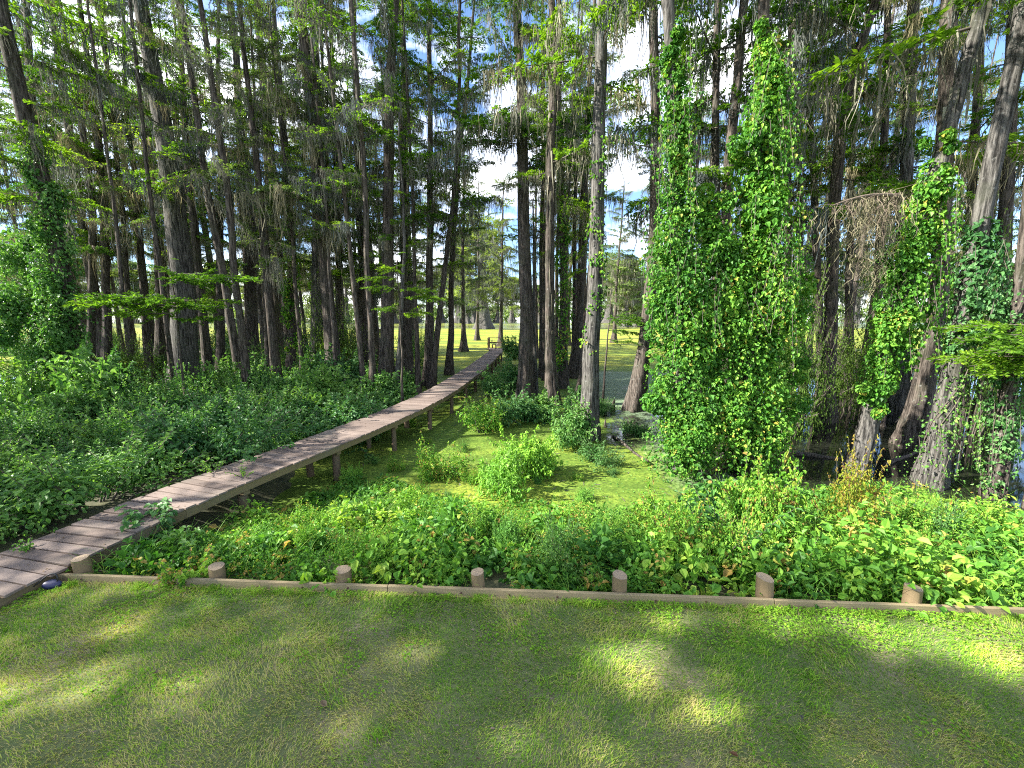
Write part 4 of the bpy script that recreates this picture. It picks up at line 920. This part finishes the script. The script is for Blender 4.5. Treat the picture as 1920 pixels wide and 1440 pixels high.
z = np.linspace(-.3, 1, 9); tube(gk, np.stack([.02 * np.sin(z * 4), .02 * np.cos(z * 3), z * .45], 1), np.array([.17, .15, .12, .1, .085, .075, .065, .045, .012]), 10, 0, .5, True, 1 + .08 * np.cos(5 * np.arange(10) / 10 * 6.28)[None] * np.ones((9, 1)))
knee = build('cypress_knee', gk, M_BARK); first = True
for u, v in [(988, 752), (1000, 748), (1010, 756), (1022, 750), (1045, 762), (968, 750), (1060, 752), (1120, 815), (1135, 800), (1150, 770), (1690, 806), (1705, 790), (1722, 770), (1656, 800), (1668, 782), (1500, 800), (640, 722), (676, 722), (700, 715)]:
    o = knee if first else knee.copy()
    if not first: C.objects.link(o)
    first = False; s = r.uniform(.5, 1.35); o.location = on_z(u, v, WATER); o.scale = (s * .9, s * .9, s * r.uniform(.8, 1.4)); o.rotation_euler.z = r.random() * 6
    tag(o, 'brown cypress knee sticking up from the swamp water', 'cypress knee', 'cypress knees around the trunks')

# ------------------------------------------------------------------ shrubs
def shrub_geo(seed, n=2200, lumps=14, size=.085, shape=(1, 1, .75), kind='leaf', tone=.5, asp=.55, wide=(.3, .65)):
    r = np.random.default_rng(seed); gf, gs = G(), G(); per = n // lumps
    for k in range(lumps):
        d = unit(r.normal(0, 1, 3)); d[2] = abs(d[2]) * 1.0; c = d * np.asarray(shape) * r.uniform(.35, .78); c[2] += .18
        rr = r.uniform(.24, .42)
        blob_leaves(gf, c, (rr, rr, rr * .85), per, size, r, np.clip(tone + r.normal(0, .13), 0, 1), down=.35, hollow=.5, wide=wide, up=.7, asp=asp)
        m = c * .5 + [0, 0, -.02]; tube(gs, [np.array([c[0] * .12, c[1] * .12, -.25]), m, c, c * 1.1], [.014, .011, .008, .004], 4)
        for q in range(3):                                    # shoots that break the outline
            e = unit(d + r.normal(0, .5, 3) + [0, 0, .6]); l = r.uniform(.2, .42); p = c + e * rr * .8; tube(gs, [p, p + e * l * .5, p + e * l], .004, 3)
            nn = 14; t_ = r.random(nn); P = p + np.outer(t_, e * l); D = unit(e * .5 + r.normal(0, .7, (nn, 3))); N = unit(r.normal(0, .4, (nn, 3)) + [0, 0, 1.])
            leaves(gf, P, D, N, size * r.uniform(.6, 1.1, nn), size * asp * r.uniform(.7, 1.1, nn), np.clip(r.normal(tone + .2, .2, nn), 0, 1), 0, .2, .15, wide)
    return gf, gs
class ShrubKind:
    def __init__(s, mats, leafm, **k): s.f = shrub_geo(**k); s.fm = s.f[0].mesh('foliage', leafm); s.sm = s.f[1].mesh('stems', M_TWIG)
    def put(s, loc, sc, label, group=None, rz=0, name='shrub', cat='shrub'):
        t = thing(name, tuple(loc), label, cat, group, rz); t.scale = sc if isinstance(sc, tuple) else (sc,) * 3
        link('foliage', s.fm, t); link('stems', s.sm, t); return t
KT = [ShrubKind(0, M_THK, seed=300 + k, n=3000, lumps=15, size=[.105, .085, .125, .075][k], asp=[.5, .6, .55, .5][k]) for k in range(4)]
KU = [ShrubKind(0, M_UND, seed=320 + k, n=2800, lumps=13, size=[.085, .07, .1][k], tone=.55, asp=[.5, .6, .55][k]) for k in range(3)]
KP = ShrubKind(0, M_PALE, seed=331, n=3000, lumps=13, size=.085, asp=.75)
KY = ShrubKind(0, M_YEL, seed=332, n=2800, lumps=12, size=.065, asp=.5, shape=(.6, .6, 1.2))
KUS = [ShrubKind(0, M_OAK, seed=340 + k, n=9000, lumps=30, size=.036, asp=.55, shape=(1, 1, 1.1)) for k in range(2)]
for (u, v), y, s, sz, lab in [((1500, 560), 14.5, 1.5, 3.4, 'dark small leaved understory tree right behind the ivy wall'), 
 (( 1640, 560), 18, 1.8, 3.4, 'tall understory tree behind the ivy curtain'), 
                              ((1420, 440), 15.5, 1.7, 5.0, 'tall leafy understory tree behind the ivy clad trunks'), ((1890, 420), 15, 1.9, 4.6, 'tall dark understory tree at the right edge behind the grey trunk'),
                              ((225, 660), 18.5, 2.0, 2.6, 'leafy understory tree between the far left vine mass and stoutest trunk'), ((620, 560), 24, 1.9, 3.4, 'light understory tree between the pale mossy trunk and the black flared trunk'),
                              ((1330, 430), 16.5, 1.6, 5.2, 'leafy understory tree in the gap between the ivy clad trunks')]:
    q = on_y(u, v, y); KUS[int(u) % 2].put((q[0], y, WATER), (s, s, (q[2] - WATER) / 1.1), lab, None, u, 'understory_tree', 'tree')
# thicket left of the boardwalk
r = np.random.default_rng(31); n = 0; pts = []
for tries in range(4000):
    if n >= 60: break
    y = r.uniform(4.6, 25); xc = np.interp(y, cl[:, 1], cl[:, 0]) - WID / 2 - .75; x = xc - abs(r.normal(0, 1)) * 3.2 * (1 + y / 14) - .05
    if x < -1.42 * y - 2 or (y > 19 and x > -6.0): continue
    d_ = .8 + .03 * y
    if any((x - a) ** 2 + (y - b) ** 2 < d_ ** 2 for a, b in pts): continue
    pts.append((x, y)); n += 1; s = r.uniform(.75, 1.1) * (1.1 if r.random() < .6 else 1.6) * (1 + .012 * y); far_ = (xc - x) / 6
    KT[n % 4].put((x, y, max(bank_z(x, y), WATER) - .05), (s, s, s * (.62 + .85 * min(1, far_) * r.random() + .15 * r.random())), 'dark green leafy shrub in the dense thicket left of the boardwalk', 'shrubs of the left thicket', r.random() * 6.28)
KUL = [ShrubKind(0, M_THK, seed=350 + k, n=8000, lumps=26, size=.04, asp=.55, shape=(1, 1, 1.0)) for k in range(2)]
r = np.random.default_rng(44)
for k, (u, v, y) in enumerate([(90, 640, 27), (180, 610, 31), (260, 640, 30), (330, 620, 34), (400, 640, 31), (455, 600, 36), (575, 620, 33), (640, 640, 31), (655, 590, 38), (775, 640, 34), (130, 605, 40), (215, 600, 43), (300, 595, 46), (375, 605, 42), (545, 600, 44), (610, 598, 47), (700, 610, 42), (430, 600, 48), (790, 612, 46), (30, 600, 28), (500, 635, 30)]):
    q = on_y(u, v, y); s = r.uniform(1.5, 2.2); KUL[k % 2].put((q[0], y, WATER), (s, s, (q[2] - WATER) / 1.1), 'leafy bush standing among the trunks behind the left thicket', 'bushes among the trunks behind the left thicket', r.random() * 6)
for k, (u, v, y) in enumerate([(60, 735, 15), (150, 760, 13), (260, 735, 15.5), (340, 745, 14.5), (400, 770, 13), (590, 742, 17), (20, 800, 11), (250, 800, 11), (130, 850, 9.5), (350, 830, 10.5)]):
    q = on_y(u, v, y); s = r.uniform(1.15, 1.6); KT[(k + 1) % 4].put((q[0], y, bank_z(q[0], y)), (s, s, 1.25 * (q[2] - bank_z(q[0], y)) / .95), 'big rounded leafy mound rising above the thicket left of the boardwalk', 'rounded mounds of the left thicket', r.random() * 6)
SP = [((215, 690), .95, 17, 2.2, KT[2], 'tall leafy bush below the flat feathery branches at the left, rising from the thicket'),
      ((520, 735), .9, 15.5, 1.7, KT[0], 'bright leafy bush rising above the thicket in front of the second boardwalk'),
      ((450, 740), .9, 15, 1.3, KT[3], 'light green bush behind the boardwalk, left of the bush in front of second boardwalk'),
      ((655, 745), .9, 15, 1.0, KT[1], 'small bush at the far side of the boardwalk under the pale mossy trunk')]
for (u, v), zz, y, s, kd, lab in SP:
    q = on_y(u, v, y); kd.put((q[0], y, WATER), (s * .85, s * .85, max(.5, (q[2] - WATER) / .95)), lab, None, u)
# shrubs standing in the duckweed
for (u, v), s, sz, kd, lab in [((830, 888), .48, .65, KU[0], 'small upright bush standing alone in the duckweed right of the boardwalk'),
                               ((930, 925), .52, .75, KP, 'pale heart leaved bush at the near end of the light clump in the duckweed'),
                               ((985, 890), .56, .9, KP, 'pale leafy bush at the far end of the light clump in the duckweed'),
                               ((1065, 835), .72, .95, KT[1], 'dark bush at the left foot of the lichen spotted trunk'),
                               ((1120, 868), .42, .5, KT[3], 'low dark bush beside the blue water'),
                               ((905, 812), .75, .8, KU[1], 'twiggy green bush with bare stems between boardwalk and centre trunks'),
                               ((970, 790), .85, .9, KT[0], 'mid green bush behind the twiggy bush in the duckweed'),
                               ((1025, 785), .6, .7, KT[2], 'broad leaved bush under the mossy grey centre trunk'),
                               ((945, 740), 1.0, 1.2, KT[1], 'dull green bush hanging by the boardwalk, left of the bare tall trunk'),
                               ((1128, 775), .4, .5, KT[3], 'dark bush on the bank behind the blue water'),
                               ((1195, 815), .35, .4, KT[0], 'small bush between the blue water and the ivy wall'),
                               ((1085, 770), .6, .7, KT[2], 'dark bush among cypress knees in the centre clump'),
                               ((760, 742), .7, .9, KT[1], 'bush growing at the foot of the fork topped trunk')]:
    p = on_z(u, v, WATER); kd.put(p - [0, 0, .1], (s * 1.75, s * 1.75, sz * 1.6), lab, None, u)
r = np.random.default_rng(66)
for k, (u, v) in enumerate([(745, 880), (700, 870), (1010, 905), (880, 905), (1040, 880), (1085, 900), (800, 830), (870, 845), (960, 850), (1000, 830), (770, 800), (900, 770), (1010, 760), (1150, 890), (660, 905), (930, 960), (840, 930), (1100, 940)]):
    p = on_z(u, v, WATER); s = r.uniform(.14, .34); [KU[k % 3], KT[3], KP][k % 3 if k % 5 else 0].put(p - [0, 0, .04], (s, s, s * r.uniform(.9, 1.7)), 'small weed standing in the duckweed between the boardwalk and the ivy wall', 'small weeds in the duckweed', r.random() * 6)
g = G(); m = 5200; x = r.uniform(-4.5, 5, m); y = 7.5 + 20 * r.random(m) ** 1.5; P = np.stack([x, y, np.full(m, WATER + .006)], 1); a = r.random(m) * 6.28
leaves(g, P, np.stack([np.cos(a), np.sin(a), .25 * r.random(m)], 1), unit(np.stack([r.normal(0, .3, m), r.normal(0, .3, m), np.ones(m)], 1)), r.uniform(.02, .075, m), r.uniform(.015, .04, m), r.random(m))
tag(build('floating_litter', g, [M_PALE]), 'pale floating leaves and bits on the duckweed', 'floating leaves', None, 'stuff')
g = G(); m = 900; x = r.uniform(-4.5, 8, m); y = 7.5 + 18 * r.random(m); P = np.stack([x, y, np.full(m, WATER + .008)], 1); a = r.random(m) * 6.28
fronds(g, P, np.stack([np.cos(a), np.sin(a), .02 + 0 * a], 1), np.tile([0, 0, 1.], (m, 1)), r.uniform(.05, .4, m), r.uniform(.008, .03, m), r.random(m))
tag(build('floating_twigs', g, [M_DEAD]), 'brown twigs and dead needles lying on the duckweed', 'twigs', None, 'stuff')
# leafy bush hanging over the end of the boardwalk
q = on_y(965, 640, 37); KT[0].put((q[0], 36.0, DECK - .2), (1.9, 1.3, 1.7), 'bush overhanging the far end of the boardwalk beside the bench', None, 1)
# distinct shrubs of the sunny strip
STR = [((1440, 985), 6.6, .78, 1.45, KU[2], 'tall bright green shrub with orange tinted top in front of the ivy wall'),
       ((1585, 1005), 6.5, .6, 1.5, KY, 'yellow and rust coloured shrub at the right of the sunny strip'),
       ((1050, 1060), 5.6, .55, .72, KT[3], 'dark fine leaved shrub behind the edging between two middle posts'),
       ((1250, 985), 6.8, .7, 1.1, KU[0], 'light green shrub in front of the left foot of the ivy wall'),
       ((575, 985), 7.2, .5, .6, KU[1], 'bushy green weed clump close to the boardwalk near its first posts'),
       ((1700, 1010), 6.6, .65, .95, KU[0], 'yellow green shrub behind the second post from the right end'),
       ((1850, 1010), 6.6, .65, .7, KU[2], 'light green shrub at the right edge of the sunny strip')]
for (u, v), y, s, sz, kd, lab in STR:
    q = on_y(u, v, y); z = max(bank_z(q[0], y), WATER); kd.put((q[0], y, z), (s, s, sz), lab, None, u)
r = np.random.default_rng(55); n = 0
for tries in range(400):
    if n >= 26: break
    x = r.uniform(-4.8, 7.8); d = r.uniform(.5, 3.3); y = edge_y(x) + d
    if x < np.interp(y, cl[:, 1], cl[:, 0]) + WID / 2 + .45 or abs(x) > 1.28 * y: continue
    s_ = r.uniform(.22, .42) * (1.55 if 1.2 < x < 5.5 else 1.1); n += 1
    [KU[0], KU[1], KU[2], KP, KT[1], KU[1]][n % 6].put((x, y, max(bank_z(x, y), WATER) + .05), (s_, s_, s_ * r.uniform(1.1, 2.0)), 'leafy weed clump standing in the sunny strip beyond the edging', 'weed clumps of the sunny strip', r.random() * 6.28)
# big leaved plants made leaf by leaf
def stem_plant(loc, n_st, h, ll, lw, label, leafm, name='leafy_plant', pairs=6, lean=.5, seed=0, wide=(.3, .65), drp=.35, tone=.5, cat='plant'):
    r = np.random.default_rng(seed); t = thing(name, tuple(loc), label, cat); gf, gs = G(), G()
    for k in range(n_st):
        a = r.random() * 6.28; l = h * r.uniform(.65, 1.1); d = np.array([math.cos(a) * lean * r.uniform(.3, 1), math.sin(a) * lean * r.uniform(.3, 1), 1.]); tt = np.linspace(0, 1, 7)[:, None]
        p = np.array([math.cos(a), math.sin(a), 0]) * r.random() * .22 * h + d * l * tt - np.array([0, 0, 1.]) * .25 * l * tt ** 3 * lean; tube(gs, p, np.linspace(.009, .003, 7), 4)
        for q in range(pairs):
            f = .25 + .75 * (q + r.random() * .5) / pairs; c = np.array([np.interp(f, tt[:, 0], p[:, i]) for i in range(3)])
            for sd in (0, 1):
                b = a + q * 1.57 + sd * 3.14 + r.normal(0, .3); D = np.array([[math.cos(b), math.sin(b), -.15 - drp * r.random() + .5 * (f > .9)]]); N = np.array([[.25 * r.normal() - .4 * D[0, 0] * D[0, 2], .25 * r.normal() - .3, 1.]])
                s = r.uniform(.65, 1.15) * (1.1 - .35 * f); leaves(gf, c[None], D, N, ll * s, lw * s, [np.clip(tone + .2 * r.normal() + .2 * (f > .9), 0, 1)], 0, .3, .25, wide)
    build('stems', gs, M_TWIG, t); build('leaves', gf, leafm, t)
def sp(u, v, y, *a, **k): q = on_y(u, v, y); stem_plant((q[0], y, max(bank_z(q[0], y), WATER)), *a, **k)
sp(285, 1030, 6.3, 22, .72, .17, .11, 'broad leaved plant with pale veined leaves beside the boardwalk corner', M_THK, seed=1, tone=.8)
sp(350, 1050, 5.8, 18, .6, .14, .09, 'low broad leaved plant between the first two log posts', M_THK, seed=2, tone=.7)
sp(355, 1070, 5.05, 26, .55, .085, .055, 'yellow green weed spilling over the edging at the second post', M_UND, tone=.75, seed=3, lean=.9, pairs=9)
sp(1360, 985, 6.1, 10, 1.4, .20, .085, 'dark glossy shrub with long drooping oval leaves in the sunny strip', M_BIG, seed=4, tone=.35, pairs=9, lean=.75, name='shrub', cat='shrub')
sp(1480, 960, 6.6, 3, 1.3, .17, .075, 'upright sprig with paired blue green leaves beside the orange topped shrub', M_BIG, seed=5, pairs=7, lean=.25, tone=.8)
sp(1500, 1060, 5.4, 9, .65, .15, .09, 'broad leaved plant with bright heart leaves behind the cracked slanted post', M_UND, seed=6, tone=.5)
sp(1400, 1090, 5.15, 7, .5, .17, .10, 'large leaved plant right beside the cracked slanted post', M_UND, seed=7, tone=.55)
sp(1118, 1095, 4.95, 5, .30, .17, .08, 'small plant with upright light leaves left of the tall narrow post', M_UND, seed=8, tone=.85, lean=.8)
sp(645, 1085, 5.0, 6, .25, .07, .06, 'little vine with yellowish leaves around the mossy post', M_YEL, seed=9, lean=1.0, tone=.3)
sp(560, 1085, 4.98, 6, .28, .10, .07, 'small bright plant lapping over the edging left of the mossy post', M_UND, seed=10, lean=1.0)
sp(1240, 1100, 4.95, 7, .34, .12, .06, 'leafy weed behind the edging right of the tall narrow post', M_UND, seed=11, lean=.8)
# deck weeds
for u, v, lab in ((55, 1030, 'small green weed growing through the near boardwalk planks'), (455, 895, 'vine creeping over the boardwalk planks where the sunny strip begins'), (400, 885, 'leafy runner lying across the far edge of boardwalk planks')):
    p = on_z(u, v, DECK); stem_plant((p[0], p[1], DECK - .02), 7, .2 if u < 100 else .32, .05, .025, lab, M_PALE, seed=int(u), lean=1.3, pairs=6)
# tufts of long grass
def tuft(loc, n, h, label, seed, sp_=.25, w=.012):
    r = np.random.default_rng(seed); t = G(); a = r.random(n) * 6.28; rr = sp_ * np.sqrt(r.random(n)); b = a + r.normal(0, .6, n)
    blades(t, np.stack([rr * np.cos(a), rr * np.sin(a), 0 * a - .05], 1), np.stack([np.cos(b), np.sin(b), 0 * b], 1), h * r.uniform(.5, 1.1, n), np.full(n, w) * r.uniform(.6, 1.2, n), r.random(n), .75, 5)
    tag(build('grass_tuft', t, M_REED, None, tuple(loc)), label, 'grass tuft')
for (u, v), y, n, h, lab in [((1675, 970), 7.6, 260, .95, 'arching tuft of long grass at the dark water edge at right'), ((1790, 975), 7.4, 240, .8, 'long grass tuft nearer the right edge of view by dark water'),
                             ((700, 950), 8.0, 200, .8, 'upright reed tuft beside the boardwalk shadow'), ((1190, 1040), 5.8, 300, .5, 'grassy tuft in the sunny strip behind the tall narrow post'),
                             ((1130, 955), 7.9, 160, .7, 'grass tuft left of the ivy wall on the bank'), ((920, 960), 7.9, 220, .55, 'low grass tuft at the edge of the bright duckweed'), ((800, 965), 7.9, 220, .55, 'grass tuft between the reed tuft and the bright duckweed')]:
    q = on_y(u, v, y); tuft((q[0], y, max(bank_z(q[0], y), WATER - .05)), n, h, lab, int(u))
# flat feathery young cypresses and low boughs
def young(u, v, y, H, boughs, lab, seed):
    q = on_y(u, v, y); b = np.array([q[0], y, WATER]); tree('young_cypress', lab, b, [b + [.05, .05, H * .5], b + [.1, .0, H - .2]], .05, H, zs=H * .9, nb=2, Lm=.8, moss=0, flare=.3, seed=seed, extra=boughs)
q = on_y(300, 575, 16.5); zb = q[2]
young(345, 740, 16.5, zb + 1.3, [(zb + dz, a, l, .02) for dz, a, l in ((.1, R(180), 3.6), (0, R(200), 3.2), (.2, R(165), 3.0), (.15, R(5), 2.4), (0, R(-20), 2.4), (.3, R(230), 2.6), (.2, R(-60), 2.2), (-.3, R(190), 2.4), (-.5, R(-10), 2.0), (1.1, R(10), 3.0), (1.0, R(-25), 2.6), (1.2, R(30), 2.4))], 'young cypress holding flat feathery branches before the stoutest left trunk', 71)
q = on_y(760, 560, 17); zb = q[2]
young(752, 735, 17, zb + 1.4, [(zb + dz, a, l, .0) for dz, a, l in ((.8, R(180), 1.6), (.4, R(200), 1.4), (0, R(5), 1.9), (.3, R(-20), 1.7), (1.1, R(-100), 1.5), (-.6, R(0), 1.5), (-.4, R(170), 1.2))], 'young cypress with pale feathery sprays beside the boardwalk at centre left', 72)
q = on_y(1900, 650, 8.8); zb = q[2]
young(1960, 800, 8.8, zb + 1.0, [(zb + dz, a, l, -.05) for dz, a, l in ((.3, R(180), 2.3), (.1, R(195), 2.4), (-.2, R(170), 2.2), (.0, R(215), 2.1), (-.5, R(185), 1.9), (.5, R(160), 2.0), (.2, R(-80), 1.2), (.15, R(188), 2.0), (-.35, R(178), 2.0))], 'young cypress reaching bright feathery branches in from the right edge', 73)
q = on_y(1165, 600, 19); zb = q[2]
young(1130, 745, 19, zb + .8, [(zb + dz, a, l, -.12) for dz, a, l in ((.2, R(0), 2.0), (0, R(-25), 2.0), (-.5, R(10), 1.7), (-.9, R(-10), 1.5), (.1, R(-70), 1.4))], 'young cypress with drooping dark sprays right of the lichen spotted trunk', 74)

# ------------------------------------------------------------------ undergrowth of the sunny bank, one mass
def undergrowth():
    g = G(); r = np.random.default_rng(77); n = 3400
    x = r.uniform(-6.6, 10.5, n); y = edge_y(x) + .12 + r.random(n) * np.where(x > 3.2, 5.4, 5.6)
    xr = np.interp(y, cl[:, 1], cl[:, 0]) + WID / 2
    keep = (x > xr + .12) & (abs(x) < 1.35 * y + .5)
    d = y - edge_y(x); lim = 4.2 + .9 * (fbm(x * .5, y * .5 + 3) - .5) * 2 + 1.3 * sstep(2.6, 4, x) + 1.6 * sstep(-1.6, -3.6, x)
    keep &= d < lim; keep &= (vnoise(x * 1.9 + 7, y * 1.9) > .24); x, y, d = x[keep], y[keep], d[keep]
    hh = (.12 + 1.2 * fbm(x * .9 + 8, y * .9, 3) ** 1.7 + .22 * sstep(2.2, 4.5, x) * fbm(x * 1.4, y * 1.4, 2)) * (1 - .4 * sstep(2.2, 4, d)); hh = hh * np.where(d < .35, .7, 1)
    pat = fbm(x * .8 + 20, y * .8 + 50, 3); typ = fbm(x * 1.3 + 90, y * 1.3, 2)
    for a, b, h, p, q in zip(x, y, hh, pat, typ):
        z = max(bank_z(a, b), WATER); m = 0
        big = q + .1 * r.normal(); big += .12 * (a > 2.2); size = .06 if big < .4 else (.095 if big < .58 else .145)
        k = int(56 if size < .07 else 32 if size < .1 else 17); rr = r.uniform(.16, .30)
        e = unit(r.normal(0, 1, (k, 3))); e[:, 2] = abs(e[:, 2]); P = np.array([a, b, z]) + e * [rr, rr, h] * (1 - .5 * r.random((k, 1)) ** 1.4)
        N = unit(e * [.7, .7, 1] + r.normal(0, .35, (k, 3)) + [0, 0, .55]); D = unit(np.cross(np.cross(N, unit(e + [0, 0, -.3])), N) + r.normal(0, .45, (k, 3)))
        t0 = np.clip(.12 + 1.5 * (p - .3) + .14 * r.normal(), .02, .88); rn = np.clip(r.normal(t0, .14, k), 0, .92); 
        if r.random() < .07: rn = np.clip(r.normal(.97, .05, k), .85, 1)
        L = size * r.uniform(.6, 1.2, k); leaves(g, P, D, N, L, L * (.5 if q < .5 else .7), rn, 0, .22, .18, (.28, .63))
        if r.random() < .35:
            kb = 10; aa = r.random(kb) * 6.28
            blades(g, np.array([a, b, z]) + r.normal(0, .1, (kb, 3)) * [1, 1, 0], np.stack([np.cos(aa), np.sin(aa), 0 * aa], 1), (h + .25) * r.uniform(.5, 1.1, kb), np.full(kb, .009), r.uniform(.3, .85, kb), .7, 4)
    tag(build('undergrowth', g, M_UND), 'sunlit mixed weeds and leaves covering the bank beyond the edging', 'undergrowth', None, 'stuff')
undergrowth()
